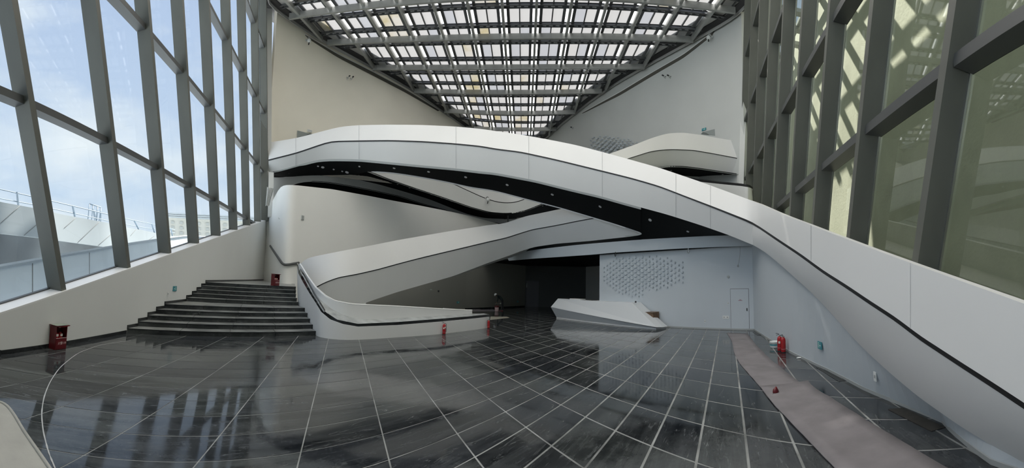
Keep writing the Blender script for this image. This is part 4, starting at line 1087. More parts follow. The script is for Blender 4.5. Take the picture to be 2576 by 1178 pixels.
# raised petals on the patterned wall
def petal_mesh():
    bm = bmesh.new(); v = []
    for k in range(10):
        t = math.pi * 2 * k / 10
        v.append(bm.verts.new((math.cos(t) * .5, 0, math.sin(t) * .5)))
    w = [bm.verts.new((p.co.x * .72 + .06, -.09 if p.co.x < .2 else -.02, p.co.z * .72)) for p in v]
    for k in range(10): bm.faces.new((v[k], v[(k + 1) % 10], w[(k + 1) % 10], w[k]))
    bm.faces.new(w[::-1]); bmesh.ops.recalc_face_normals(bm, faces=bm.faces)
    me = bpy.data.meshes.new('raised_petal'); bm.to_mesh(me); bm.free(); me.materials.append(PLASTER3); return me
pm = petal_mesh()
ang = math.atan2(wu[1], wu[0])
pcx, pcy = onW(1590, 688), None
cu, cz = (pcx[:2] - W0) @ wu, pcx[2]
cnt = 0
for ci in range(0, 26):
    for ri in range(-6, 7):
        u = .16 + ci * .245; z = cz + ri * .272 + (.136 if ci % 2 else 0)
        if z < .9 or z > 4.05 or u > 6.1: continue
        q = 1 - math.hypot((u - cu) / (2.5 if u < cu else 4.4), (z - cz) / (1.5 if u < cu + 1 else 1.15))
        if q < .08: continue
        s = .07 + .20 * min(1, q * 1.5)
        o = bpy.data.objects.new('raised_petal', pm); COL.objects.link(o)
        o.parent = w1; o.matrix_parent_inverse = Matrix.Translation(-w1.location)
        p = W_at(u, z, 0); o.location = tuple(p); o.rotation_euler = (0, 0, ang); o.scale = (s * 1.15, 1.0, s)
# shallow dimples on the upper right wall
nR = None
for row in range(9):
    for c_ in range(13):
        x = 1478 + c_ * 10.2 + row * 2.2 + (5 if row % 2 else 0) - 6; y = 384 - (8 - row) * 5.6 + c_ * .4
        x2 = x + (8 - row) * 1.5
        y = 343 + row * 5.2 + (c_ - 4) * 2.4 - (0 if c_ < 6 else (c_ - 6) * 3.2)
        q = 1 - math.hypot((c_ - 5.5) / 7.0, (row - 6.5) / 7.5)
        if q < .08: continue
        if y > 387 + (x2 - 1530) * -.35 and x2 > 1540: continue
        p = on(x2, y, offs(pathR, -.02)); p1 = on(x2 + 2, y, offs(pathR, -.02)); d = p1 - p
        o = bpy.data.objects.new('raised_petal', pm); COL.objects.link(o); o.parent = wbr; o.matrix_parent_inverse = Matrix.Translation(-wbr.location)
        s = .16 + .24 * q
        o.location = tuple(p); o.rotation_euler = (0, 0, math.atan2(d[1], d[0])); o.scale = (s, 1.8, s * .7)

# ================================================================ THINGS
from mathutils.bvhtree import BVHTree
def bvh(objs):
    V, Fc = [], []
    for o in objs:
        b = len(V)
        mw = Matrix.Identity(4)
        V += [Vector(v.co) for v in o.data.vertices]
        Fc += [[b + i for i in p.vertices] for p in o.data.polygons]
    return BVHTree.FromPolygons(V, Fc)
def kids(root, *names):
    return [o for o in COL.objects if o.parent == root and o.type == 'MESH' and (not names or o.name.split('.')[0] in names)]
def hit(x, y, tree):
    d = Vector(ray(x, y)).normalized(); h = tree.ray_cast(Vector((0, 0, EYE)), d)
    if h[0] is None: return None, None
    n_ = h[1]
    if n_.dot(d) > 0: n_ = -n_
    return h[0], n_
def holder(name, p, yaw, label, cat, group=None):
    e = empty(name, p, label, cat, group); e.rotation_euler = (0, 0, yaw); return e
def yaw_of(n_):
    """turn so that the local -Y side faces along the normal"""
    return math.atan2(n_.y, n_.x) + math.pi / 2

# downlights in the black soffits
T_soft = bvh(kids(br, 'soffit') + kids(lv, 'soffit') + kids(ub2, 'soffit') + kids(u3, 'soffit'))
own = [(bvh(kids(r_, 'soffit')), r_) for r_ in (br, lv, ub2, u3)]
dl = [(660 + a / 2.873, 290 + b / 2.873, s) for a, b, s in [(195, 418, 1), (403, 368, 1), (437, 376, 1.7), (516, 391, 1), (578, 405, 1), (612, 412, 1.9), (698, 435, 1), (702, 370, 1), (764, 452, 1), (817, 463, 1.9), (874, 473, 1), (953, 382, 1.3), (978, 499, 1), (1064, 525, 1), (1202, 408, 1.3), (1225, 572, 1), (1295, 596, 1), (1365, 620, 1), (1445, 646, 1), (1470, 447, 1.3), (1770, 503, 1.3)]]
dl += [(1240 + a / 2.874, 290 + b / 2.874, s) for a, b, s in [(430, 573, 1.3), (776, 660, 1.3), (1137, 757, 1.3), (1410, 840, 1), (1287, 400, 1), (1662, 427, 1), (1715, 437, 1.2), (360, 655, .8), (385, 650, .8)]]
DLM = mat('pale_lamp_glass', (.55, .56, .56), .3)
for x, y, s in dl:
    best = None
    for t, r_ in own:
        p, n_ = hit(x, y, t)
        if p is not None and (best is None or p.length < best[0].length): best = (p, n_, r_)
    if best is None: continue
    p, n_, r_ = best
    if n_.z > 0: n_ = -n_
    a = n_.orthogonal().normalized(); b = n_.cross(a)
    V = []; R_ = .075 * s
    for rr, dd in ((R_, .005), (R_, .03), (R_ * .6, .04)):
        V += [p + n_ * dd + a * math.cos(k * math.pi / 5) * rr + b * math.sin(k * math.pi / 5) * rr for k in range(10)]
    Fc = [(i * 10 + k, i * 10 + (k + 1) % 10, (i + 1) * 10 + (k + 1) % 10, (i + 1) * 10 + k) for i in range(2) for k in range(10)] + [tuple(range(20, 30))]
    mesh('downlight', V, Fc, DLM, r_)

# ---- faceted reception desk
C0, C1 = fl(1399, 801), fl(1650, 829.5)
du = (C1 - C0)[:2] / np.linalg.norm((C1 - C0)[:2]); dnb = np.array([-du[1], du[0]])
if dnb @ C0[:2] < 0: dnb = -dnb
def atv(x, y, P, o=0):      # on the vertical plane parallel to the desk front, o metres behind the foot
    n_ = np.array([dnb[0], dnb[1], 0]); return pl(x, y, np.array([P[0], P[1], 0]) + n_ * o, n_)
dk = empty('reception_desk', (C0 + C1) / 2, 'long faceted white reception desk in front of the patterned wall', 'desk')
A_ = atv(1403.5, 751.5, C0, .10); B_ = atv(1385.5, 772.8, C0, -.35); Rg = atv(1651, 823.5, C0, -.12); D_ = atv(1590, 762, C0, .30)
Pb0, Pb1 = atv(1399, 797, C0, 0), atv(1650, 825.5, C0, 0)
E_ = fl(1667.5, 823.5, .10)
bk3 = lambda p, o, z=None: np.array([p[0] + dnb[0] * o, p[1] + dnb[1] * o, p[2] if z is None else z])
Ab, Db = bk3(A_, .75), bk3(D_, .75, D_[2])
V = [A_, B_, Rg, D_, Pb0, Pb1, E_, Ab, Db, bk3(Pb0, 1.0), bk3(Pb1, 1.0), bk3(B_, 1.4)]
Fc = [(0, 1, 2, 3), (1, 4, 5, 2), (3, 2, 6, 8), (0, 3, 8, 7), (0, 7, 11, 1), (1, 11, 9, 4), (2, 5, 10, 6), (7, 8, 6, 10, 9, 11)]
mesh('desk_body', V, Fc, mat('satin_white_desk', (.70, .73, .75), .45), dk)
c0i, c1i = C0 + np.array([*dnb, 0]) * .02, C1 + np.array([*dnb, 0]) * .02
mesh('plinth', *hexa([c0i, c1i, bk3(c1i, .9), bk3(c0i, .9)] + [np.array([p[0], p[1], q]) for p, q in ((c0i, Pb0[2] + .01), (c1i, Pb1[2] + .01), (bk3(c1i, .9), Pb1[2]), (bk3(c0i, .9), Pb0[2]))]), WHITE, dk)
tA, tB = A_ + (D_ - A_) * .18, A_ + (D_ - A_) * .34
mesh('raised_top_piece', *hexa([bk3(tA, .05), bk3(tB, .05), bk3(tB, .5), bk3(tA, .5)] + [p + [0, 0, .06] for p in (bk3(tA, .05), bk3(tB, .05), bk3(tB, .5), bk3(tA, .5))]), WHITE, dk)
tA, tB = A_ + (D_ - A_) * .02, A_ + (D_ - A_) * .20
mesh('counter_recess', *hexa([bk3(tA, .1), bk3(tB, .1), bk3(tB, .6), bk3(tA, .6)] + [p + [0, 0, .02] for p in (bk3(tA, .1), bk3(tB, .1), bk3(tB, .6), bk3(tA, .6))]), STEELD, dk)
tA, tB = A_ + (D_ - A_) * .35, A_ + (D_ - A_) * .49
mesh('counter_recess', *hexa([bk3(tA, .1), bk3(tB, .1), bk3(tB, .6), bk3(tA, .6)] + [p + [0, 0, .02] for p in (bk3(tA, .1), bk3(tB, .1), bk3(tB, .6), bk3(tA, .6))]), STEELD, dk)
p = atv(1599, 760.5, C0, .4)
kk = holder('desk_camera', p, 0, 'tiny black knob standing on the right end of the desk top', 'camera')
local('knob', lathe([(0, -.03), (.05, -.03), (.055, .02), (.04, .06), (0, .07)], 12), BPLASTIC, kk, smooth=True)

# ---- cardboard box behind the desk
q = onW(1645, 821.5); q = np.array([q[0], q[1], 0]) - N3 * .42
cb = holder('cardboard_box', q, ang, 'brown cardboard box standing on the floor behind the right end of the desk', 'box')
hh = .84
local('carton', boxbm((-.42, -.30, 0), (.42, .30, hh)), CARTON, cb)
local('flap', boxbm((-.42, -.34, hh), (.42, -.02, hh + .012)), mat('worn_cardboard_lid', (.24, .20, .17), .8), cb)
local('flap', boxbm((-.42, .02, hh), (.42, .34, hh + .012)), MATS['worn_cardboard_lid'], cb)
local('tape', boxbm((-.04, -.303, hh * .45), (.04, -.299, hh)), mat('brown_tape', (.22, .15, .09), .3), cb)

# ---- fire extinguishers
def extinguisher(p, yaw, label, group=None, h=.56, labels=1):
    e = holder('fire_extinguisher', p, yaw, label, 'fire extinguisher', group)
    k = h / .56
    def sc(pr): return [(r * k, z * k) for r, z in pr]
    local('cylinder', lathe(sc([(0, .004), (.066, .004), (.074, .015), (.075, .06), (.075, .36), (.070, .40), (.050, .435), (.026, .45), (.022, .47), (0, .47)]), 20), RED, e, smooth=True)
    local('foot_ring', lathe(sc([(.070, 0), (.077, 0), (.077, .02), (.070, .02)]), 20), BPLASTIC, e)
    local('valve', lathe(sc([(.02, .455), (.026, .46), (.026, .495), (.015, .50), (0, .50)]), 12), CHROME, e, smooth=True)
    bm = ltube([(0, 0, .495 * k), (-.03 * k, 0, .525 * k), (-.09 * k, 0, .548 * k), (-.115 * k, 0, .54 * k)], .008 * k, 6); local('carry_handle', bm, BPLASTIC, e)
    bm = ltube([(0, 0, .50 * k), (-.04 * k, 0, .50 * k), (-.10 * k, 0, .49 * k)], .007 * k, 6); local('squeeze_lever', bm, BPLASTIC, e)
    bm = ltube([(.02 * k, 0, .48 * k), (.065 * k, 0, .475 * k), (.092 * k, .0, .42 * k), (.094 * k, 0, .25 * k), (.088 * k, 0, .10 * k)], .010 * k, 8); local('hose', bm, BPLASTIC, e)
    for i in range(labels):
        bm = bmesh.new(); a0 = -math.pi / 2 + (.55 if i else -.35); vs = []
        z0, z1 = ((.24, .31), (.28, .34))[i % 2]
        for j in range(6):
            a = a0 + (j - 2.5) * .16
            vs.append((bm.verts.new((math.cos(a) * .0765 * k, math.sin(a) * .0765 * k, z0 * k)), bm.verts.new((math.cos(a) * .0765 * k, math.sin(a) * .0765 * k, z1 * k))))
        for a, b in zip(vs, vs[1:]): bm.faces.new((a[0], b[0], b[1], a[1]))
        local('label', bm, LABELW, e)
    bm = bmesh.new(); vs = []
    for j in range(21):
        a = j * math.pi / 10
        vs.append((bm.verts.new((math.cos(a) * .0765 * k, math.sin(a) * .0765 * k, .10 * k)), bm.verts.new((math.cos(a) * .0765 * k, math.sin(a) * .0765 * k, .108 * k))))
    for a, b in zip(vs, vs[1:]): bm.faces.new((a[0], b[0], b[1], a[1]))
    local('band', bm, TEXTP, e)
    return e
gx_ = 'red fire extinguishers on the hall floor'
extinguisher(fl(1117, 841.5) + [0, -.02, 0], .3, 'red fire extinguisher with two pale stickers against the middle of the low planter wall', gx_, .56, 2)
extinguisher(fl(1226.5, 826) + [.05, -.05, 0], math.pi + .2, 'slim red fire extinguisher standing at the right end of the planter wall', gx_, .50, 1)
extinguisher(fl(1971, 887), .5, 'front fire extinguisher of the pair beside the right wall, no sticker showing', gx_, .62, 0)
extinguisher(fl(1962, 883.5), -.5, 'rear fire extinguisher of the pair at the right wall, with a yellow sticker', gx_, .62, 1)

# ---- paint bucket beside the pair
q = fl(1949, 874.5)
bk_ = holder('paint_bucket', q, .4, 'squat white paint bucket with a dented rim left of the two extinguishers', 'bucket')
local('tub', lathe([(0, .004), (.16, .004), (.165, .02), (.185, .20), (.19, .205), (.19, .225), (.175, .225), (.155, .02), (0, .02)], 24), WPLASTIC, bk_, smooth=True)
local('rim', lathe([(.186, .16), (.20, .165), (.20, .18), (.187, .185)], 24), GPLASTIC, bk_, smooth=True)
local('label_band', lathe([(.180, .09), (.184, .09), (.188, .13), (.184, .13)], 24), GREEN, bk_)
bm = ltube([(math.cos(a) * .195, .02 + math.sin(a) * .02, .19 - math.sin(a) * .10) for a in np.linspace(0, math.pi, 12)], .005, 6); local('wire_handle', bm, CHROME, bk_)

# ---- fire boxes
def text_mesh(s, size, ext=.003):
    c = bpy.data.curves.new('lettering', 'FONT'); c.body = s; c.size = size; c.extrude = ext; c.align_x = 'CENTER'; c.align_y = 'CENTER'; c.resolution_u = 3
    t = bpy.data.objects.new('lettering', c); COL.objects.link(t)
    bpy.context.view_layer.update()
    me = bpy.data.meshes.new_from_object(t.evaluated_get(bpy.context.evaluated_depsgraph_get()))
    bpy.data.objects.remove(t); bpy.data.curves.remove(c); me.name = 'lettering'
    return me
def fire_box(p, yaw, w, d, h, label):
    e = holder('fire_box', p, yaw, label, 'fire box', 'red metal extinguisher boxes')
    t = .012
    local('side_panel', boxbm((-w / 2, 0, 0), (-w / 2 + t, d, h)), REDD, e)
    local('side_panel', boxbm((w / 2 - t, 0, 0), (w / 2, d, h)), REDD, e)
    local('back_panel', boxbm((-w / 2, d - t, 0), (w / 2, d, h)), REDD, e)
    local('floor_panel', boxbm((-w / 2, 0, 0), (w / 2, d, t)), REDD, e)
    local('lower_door', boxbm((-w / 2 + .004, -.012, .015), (w / 2 - .004, 0, h * .50), .004), REDD, e)
    local('bare_edge', boxbm((-w / 2 + .01, -.014, h * .50), (w / 2 - .01, .004, h * .513)), TEXTP, e)
    # lid sagging in the middle
    bm = bmesh.new(); rows = []
    for i in range(9):
        x = -w / 2 - .02 + (w + .07) * i / 8; z = h + .012 - .018 * math.sin(math.pi * i / 8)
        rows.append([bm.verts.new((x, y, zz)) for y, zz in ((-.04, z), (d + .02, z), (d + .02, z + .016), (-.04, z + .016))])
    for a, b in zip(rows, rows[1:]):
        for k in range(4): bm.faces.new((a[k], a[(k + 1) % 4], b[(k + 1) % 4], b[k]))
    bm.faces.new(rows[0][::-1]); bm.faces.new(rows[-1]); bmesh.ops.recalc_face_normals(bm, faces=bm.faces)
    local('lid', bm, REDD, e)
    local('lid_top', boxbm((-w / 2 - .01, -.02, h + .0285), (w / 2 + .03, d, h + .031)), mat('dusty_lid', (.25, .29, .25), .8), e)
    me = text_mesh('火警119', w * .215); me.materials.append(TEXTP)
    o = link('lettering', me, None, e); o.rotation_euler = (math.pi / 2, 0, 0); o.location = (w * .06, -.014, h * .28)
    local('sticker', boxbm((w * .26, d - .02, h * .86), (w * .42, d - .013, h * .92)), LABELW, e)
    for i, x in enumerate((-w * .22, w * .16)):
        c_ = lathe([(0, .02), (.055, .02), (.06, .04), (.06, h * .62), (.03, h * .70), (.015, h * .74), (0, h * .74)], 14, (x, d * .5)); local('stored_cylinder', c_, RED, e, smooth=True)
        local('cylinder_label', boxbm((x - .035, d * .5 - .064, h * .56), (x + .03, d * .5 - .056, h * .66)), LABELW, e)
        local('valve_head', lathe([(0, h * .72), (.02, h * .72), (.022, h * .80), (0, h * .82)], 10, (x, d * .5)), BPLASTIC, e)
    return e
f0_, f1_ = fl(137.8, 881.8), fl(165.5, 878.2)
mid_ = (f0_ + f1_) / 2; dd_ = f1_ - f0_
fire_box(mid_, math.atan2(dd_[1], dd_[0]), float(np.linalg.norm(dd_)), .24, .57, 'dented dark red fire box with lettering on the floor against the left base wall')
q = fl(696, 719.5, 1.62); n_y = math.atan2(ray(696, 719)[0], ray(696, 719)[1])
fire_box(q, -n_y + .9, .42, .24, .60, 'red fire box on the upper landing beside the rounded white volume')

# ---- cctv cameras and small fittings on the walls
def fitting(name, x, y, tree, build, label, cat, group=None):
    p, n_ = hit(x, y, tree)
    if p is None: return None
    p = p + n_ * (.05 if tree in (globals().get('T_rt'), globals().get('T_all'), globals().get('T_r')) else .004)
    e = holder(name, p, yaw_of(n_), label, cat, group); build(e); return e
T_all = bvh(kids(wbl, 'plaster_face')); T_r = bvh(kids(wbr, 'plaster_face')); T_v = bvh(kids(vo, 'curved_face')); T_u = bvh(kids(u3, 'fascia'))
T_w = bvh(kids(w1, 'wall_panel')); T_l = bvh(kids(wl, 'base_panel')); T_rt = bvh(kids(wr, 'plaster_face'))
T_c = bvh([o for o in COL.objects if o.name.startswith('wall_recess') and o.type == 'MESH'])
for nm, top, bot, path, lab in (
    ('trim_1', [(768, 89), (850, 138), (930, 178), (1020, 226), (1106, 279)], [(776, 98), (850, 145), (930, 186), (1020, 233), (1102, 280)], pathL, 'long narrow slot in the cream wall below the roof edge, its shade painted as a dark strip'),
    ('trim_2', [(1463, 286), (1560, 233), (1640, 184), (1720, 138), (1797, 79)], [(1466, 286), (1560, 240), (1640, 192), (1720, 146), (1791, 90)], pathR, 'long narrow slot in the grey wall below the roof edge, its shade painted as a dark strip')):
    T_ = T_all if nm == 'trim_1' else T_r
    def onT(P): return [np.array(hit(x, y, T_)[0] if hit(x, y, T_)[0] is not None else on(x, y, path)) * [.998, .998, 1] for x, y in P]
    a, b = onT(CA(top, 30, 1)), onT(CA(bot, 30, 1))
    o = loft(nm, [a, b], mat('painted_slot_shade', (.10, .095, .08), .7), None, thick=.05); tag(o, lab, None, None, 'structure')  # thin strip on the wall, recess shade put into its dark colour
    top_edge = onT([(x, y - 2.2) for x, y in CA(top, 30, 1)])
    loft('light_edge', [top_edge, a], WHITE, o, thick=.07)

def dome(m_arm, flip=1):
    def b(e):
        local('wall_plate', boxbm((-.08, -.03, .28), (.08, 0, .45)), WPLASTIC, e)
        local('arm', ltube([(0, -.02, .36), (0, -.32, .42), (.06 * flip, -.42, .38), (.06 * flip, -.42, .25)], .028), m_arm, e)
        local('housing', lathe([(0, .27), (.10, .27), (.15, .20), (.16, .08), (.12, -.02), (0, -.06)], 16, (.06 * flip, -.42)), WPLASTIC, e, smooth=True)
        local('lens', ltube([(.06 * flip, -.42, -.02), (-.02 * flip, -.52, -.26)], .05), BPLASTIC, e)
    return b
gcam = 'surveillance cameras on the walls'
fitting('wall_camera', 769, 113, T_all, dome(GPLASTIC), 'white bracket camera high on the cream wall below the slot', 'camera', gcam)
fitting('wall_camera', 1793, 105, T_r, dome(WPLASTIC, -1), 'white bracket camera high on the right grey wall near the slot end', 'camera', gcam)
fitting('wall_camera', 1222, 508, T_u, dome(STEELD), 'camera on a dark bracket fixed to the U-shaped beige balcony', 'camera', gcam)
def bullet(flip):
    def b(e):
        local('arm', ltube([(-.10 * flip, 0, -.14), (-.02 * flip, -.12, -.06), (.03 * flip, -.2, .06)], .022), GPLASTIC, e)
        local('camera_head', ltube([(.03 * flip, -.12, .10), (.03 * flip, -.30, .07)], .06), BPLASTIC, e)
        local('base', lathe([(0, 0), (.06, 0), (.06, .03), (0, .03)], 12, (-.10 * flip, -.03)), GPLASTIC, e)
    return b
fitting('spot_camera', 875, 197, T_all, bullet(1), 'left one of the two small black-headed fittings on the cream wall', 'camera', gcam)
fitting('spot_camera', 884, 199, T_all, bullet(1), 'right one of the two small black-headed fittings on the cream wall', 'camera', gcam)
fitting('spot_camera', 1673, 195, T_r, bullet(-1), 'left one of the two small fittings on the right grey wall', 'camera', gcam)
fitting('spot_camera', 1686, 195, T_r, bullet(-1), 'right one of the two small fittings on the right grey wall', 'camera', gcam)
fitting('spot_camera', 1442, 323, T_r, bullet(-1), 'small camera low on the grey wall near the tip of the roof', 'camera', gcam)
fitting('spot_camera', 1130, 286, T_all, bullet(1), 'small camera hanging just below the roof edge above the cream wall end', 'camera', gcam)
def plate(w, h, m_, dots=0):
    def b(e):
        local('plate', boxbm((-w / 2, -.014, -h / 2), (w / 2, 0, h / 2), .003), m_, e)
        for i in range(dots):
            c_ = -w / 4 + i * w / 2 if dots == 2 else 0
            local('socket_insert', boxbm((c_ - .03, -.02, -.03), (c_ + .03, -.013, .03)), GPLASTIC, e)
    return b
gp = 'small wall plates and sockets'
fitting('wall_speaker', 760.5, 548, T_v, lambda e: (local('grille', boxbm((-.11, -.07, -.14), (.11, 0, .14), .01), GPLASTIC, e), local('housing', boxbm((-.13, -.05, -.16), (.13, 0, .17), .01), WPLASTIC, e)), 'grey box speaker on the rounded white volume', 'speaker')
fitting('wall_hook', 703.5, 550, T_v, lambda e: local('hook', ltube([(.03, 0, -.04), (0, -.06, -.02), (-.04, -.07, .06)], .014), GPLASTIC, e), 'tiny hook on the lit left face of the rounded volume', 'hook')
fitting('vent_cover', 737, 717, T_v, plate(.3, .14, GPLASTIC), 'small grey cover at the foot of the rounded volume on the landing', 'vent')
fitting('wall_socket', 421.5, 739.5, T_l, plate(.10, .16, WPLASTIC, 1), 'small socket below the exit sign on the left base wall', 'socket', gp)
fitting('wall_socket', 1826, 798.5, T_w, plate(.36, .16, WPLASTIC, 2), 'wide double socket left of the flush door', 'socket', gp)
fitting('wall_socket', 1773.5, 808.5, T_w, plate(.10, .12, WPLASTIC, 1), 'small low socket on the pale wall between the desk and the door', 'socket', gp)
fitting('wall_switch', 1832, 763, T_w, plate(.09, .09, WPLASTIC, 1), 'small switch beside the left edge of the flush door', 'switch', gp)
fitting('wall_alarm', 1832.5, 697, T_w, lambda e: (local('ring', lathe([(0, 0), (.07, 0), (.07, .03), (0, .04)], 16), GPLASTIC, e).__setattr__('rotation_euler', (math.pi / 2, 0, 0)),), 'small round sounder high on the wall left of the flush door', 'alarm', gp)
fitting('wall_socket', 2207.5, 945, T_rt, plate(.11, .18, WPLASTIC, 1), 'small upright socket low on the right base wall', 'socket', gp)
fitting('wall_box', 1103, 733, T_c, plate(.16, .14, BPLASTIC), 'little black box on the shaded wall under the ramp', 'box', gp)
fitting('wall_box', 1084, 729, T_c, plate(.22, .08, GPLASTIC), 'tiny grey fitting left of the black box on the shaded wall', 'box', gp)
fitting('wall_box', 1487, 731, T_c, plate(.36, .32, BPLASTIC), 'square black panel on the dark wall above the desk', 'box', gp)
# exit signs: green plate, door, running figure, arrow
def sign(w, h, flip=1):
    def b(e):
        local('plate', boxbm((-w / 2, -.02, -h / 2), (w / 2, 0, h / 2), .004), GREEN, e)
        def sb(x0, z0, x1, z1): return boxbm((min(x0, x1) * flip if flip > 0 else -max(x0, x1), -.024, z0), (max(x0, x1) * flip if flip > 0 else -min(x0, x1), -.0195, z1))
        bm = bmesh.new()
        def quad(P): bm.faces.new([bm.verts.new((x * flip, -.0215, z)) for x, z in P])
        u = h
        quad([(.10 * u, -.38 * u), (.16 * u, -.38 * u), (.16 * u, .38 * u), (.10 * u, .38 * u)])
        quad([(.44 * u, -.38 * u), (.50 * u, -.38 * u), (.50 * u, .38 * u), (.44 * u, .38 * u)])
        quad([(.10 * u, .32 * u), (.50 * u, .32 * u), (.50 * u, .38 * u), (.10 * u, .38 * u)])
        local('door_outline', bm, SIGNW, e)
        bm = bmesh.new()
        quad([(.22 * u, -.02 * u), (.32 * u, -.05 * u), (.36 * u, .17 * u), (.27 * u, .18 * u)])
        quad([(.24 * u, -.02 * u), (.31 * u, -.02 * u), (.22 * u, -.30 * u), (.15 * u, -.27 * u)])
        quad([(.26 * u, -.02 * u), (.33 * u, -.02 * u), (.42 * u, -.30 * u), (.36 * u, -.32 * u)])
        quad([(.28 * u, .14 * u), (.28 * u, .08 * u), (.14 * u, .02 * u), (.13 * u, .07 * u)])
        bm.faces.new([bm.verts.new(((.30 * u + .06 * u * math.cos(a)) * flip, -.0215, .25 * u + .06 * u * math.sin(a))) for a in np.linspace(0, 2 * math.pi, 10)[:-1]])
        local('running_figure', bm, SIGNW, e)
        bm = bmesh.new()
        quad([(-.05 * u, -.05 * u), (-.05 * u, .05 * u), (-.25 * u, .05 * u), (-.25 * u, -.05 * u)])
        quad([(-.25 * u, -.14 * u), (-.25 * u, .14 * u), (-.42 * u, .01 * u), (-.42 * u, -.01 * u)])
        local('arrow', bm, mat('white_sign_print', (.8, .9, .92), .4), e)
    return b
gs = 'emergency exit signs'
fitting('exit_sign', 439, 726.5, T_l, sign(.34, .20), 'teal exit sign low on the left base wall beside the stairs', 'sign', gs)
fitting('exit_sign', 2067.5, 868.5, T_rt, sign(.30, .20, -1), 'teal exit sign on the right base wall below the ramp', 'sign', gs)
fitting('exit_sign', 1772, 326, T_r, sign(.42, .20), 'small green exit sign beside the triangular opening at upper right', 'sign', gs)
fitting('exit_sign', 778, 330, T_all, lambda e: (local('plate', boxbm((-.22, -.05, -.10), (.22, 0, .10), .01), WPLASTIC, e), local('dark_print', boxbm((-.16, -.054, -.02), (.18, -.049, .03)), GPLASTIC, e)), 'pale unlit exit sign beside the triangular opening at upper left', 'sign', gs)
fitting('exit_sign', 1152, 761, T_c, sign(.34, .18), 'dim exit sign low on the shaded wall under the ramp', 'sign', gs)
fitting('exit_sign', 1302, 759, T_c, sign(.24, .16), 'tiny dark exit sign right of the worker with only its arrow showing', 'sign', gs)
# triangular openings above the bridge: flat patches, inner shade put into their greys
def niche(pts, T_, m_, root, sill):
    a = [np.array(hit(x, y, T_)[0]) * [.999, .999, 1] for x, y in pts]
    mesh('opening_reveal', a, [tuple(range(len(a)))], m_, root)
    s_ = [np.array(hit(x, y, T_)[0]) * [.998, .998, 1] for x, y in sill]
    mesh('opening_sill', s_, [tuple(range(len(s_)))], mat('painted_reveal_shade', (.16, .18, .17), .7), root)
niche([(748, 329), (753, 330), (788, 339), (779, 342), (765, 345), (747, 349)], T_all, mat('reveal_grey', (.30, .33, .32), .7), wbl, [(764, 344), (779, 336), (788, 338.5), (776, 342)])
niche([(1767, 337), (1768, 333), (1798, 325), (1799, 342), (1785, 340)], T_r, MATS['reveal_grey'], wbr, [(1763, 338), (1768, 333), (1778, 336), (1785, 341), (1772, 339.5)])

# ---- cables hanging from the ceiling strip
def loop(x, y, w, h, path, lab, m_=GPLASTIC):
    c = on(x, y, offs(path, -.15)); r_ = np.hypot(c[0], c[1]) / F
    side = np.array([wu[0], wu[1], 0])
    pts = [c + side * math.cos(a) * w * r_ / 2 + np.array([0, 0, math.sin(a) * h * r_ / 2]) for a in np.linspace(math.pi / 2, math.pi * 2.5, 20)]
    pts = [c + np.array([0, 0, h * r_ / 2 + .08])] + pts
    o = tube('cable_loop', pts, .022, m_); tag(o, lab, 'cable', 'cable loops under the ceiling strip')
loop(1731.5, 632.5, 6, 9, pathG, 'grey cable loop hanging over the middle of the pale wall')
loop(1548, 641, 3.5, 8, pathG, 'narrow dark cable loop hanging over the left end of the petals', BPLASTIC)
c = [on(x, y, offs(pathG, -.05)) for x, y in CA([(1862, 620), (1861.5, 640), (1859, 658), (1856.5, 668)], 14)]
o = tube('hanging_cord', c, .012, GPLASTIC); tag(o, 'thin cord with a plug hanging above the flush door', 'cord')
pe_ = c[-1]; o2 = local('plug', boxbm((-.04, -.03, -.09), (.04, .03, .02), .01), GPLASTIC, None); keep(o2, o); o2.location = tuple(pe_)

# ---- protective film on the floor
def floor_sheet(name, L, R, z, m_, label, cat, n_=40, t=.004, wav=.0):
    a = CA(L, n_, 2); b = CA(R, n_, 2); V = []; Fc = []
    rr = random.Random(3)
    ncol = 6
    for i in range(n_):
        p, q = fl(*a[i], z), fl(*b[i], z)
        for j in range(ncol):
            f = j / (ncol - 1); v = p * (1 - f) + q * f
            v[2] = z + t + wav * max(0, noise.noise(Vector((v[0] * 2.2, v[1] * 2.2, 3)))); V.append(v)
    for i in range(n_ - 1):
        for j in range(ncol - 1): Fc.append((i * ncol + j, i * ncol + j + 1, (i + 1) * ncol + j + 1, (i + 1) * ncol + j))
    o = mesh(name, V, Fc, m_, None, True); md = o.modifiers.new('t', 'SOLIDIFY'); md.thickness = t; md.offset = -1
    return tag(o, label, cat)
L1_ = [(1828, 838), (1841, 858), (1847, 891), (1860, 915), (1913, 976), (1932, 1002)]
R1c = [(1880, 839.5), (1904, 871), (1938, 905), (1972, 932), (2002, 956), (2026, 974)]
floor_sheet('floor_film', L1_, R1c, 0, CARPETS, 'far length of dusty pinkish protective film running from the back corner', 'floor cover', 40, .006, .02)
L2_ = [(1912, 975), (1948, 1023), (1999, 1077), (2029, 1108), (2095, 1178), (2180, 1260)]
R2c = [(2033, 962), (2043, 976), (2077, 996), (2131, 1030), (2178, 1060), (2245.5, 1101), (2374, 1178), (2480, 1235)]
floor_sheet('floor_film', L2_, R2c, 0, CARPETS, 'near length of dusty pinkish protective film lying over the far one', 'floor cover', 50, .014, .02)
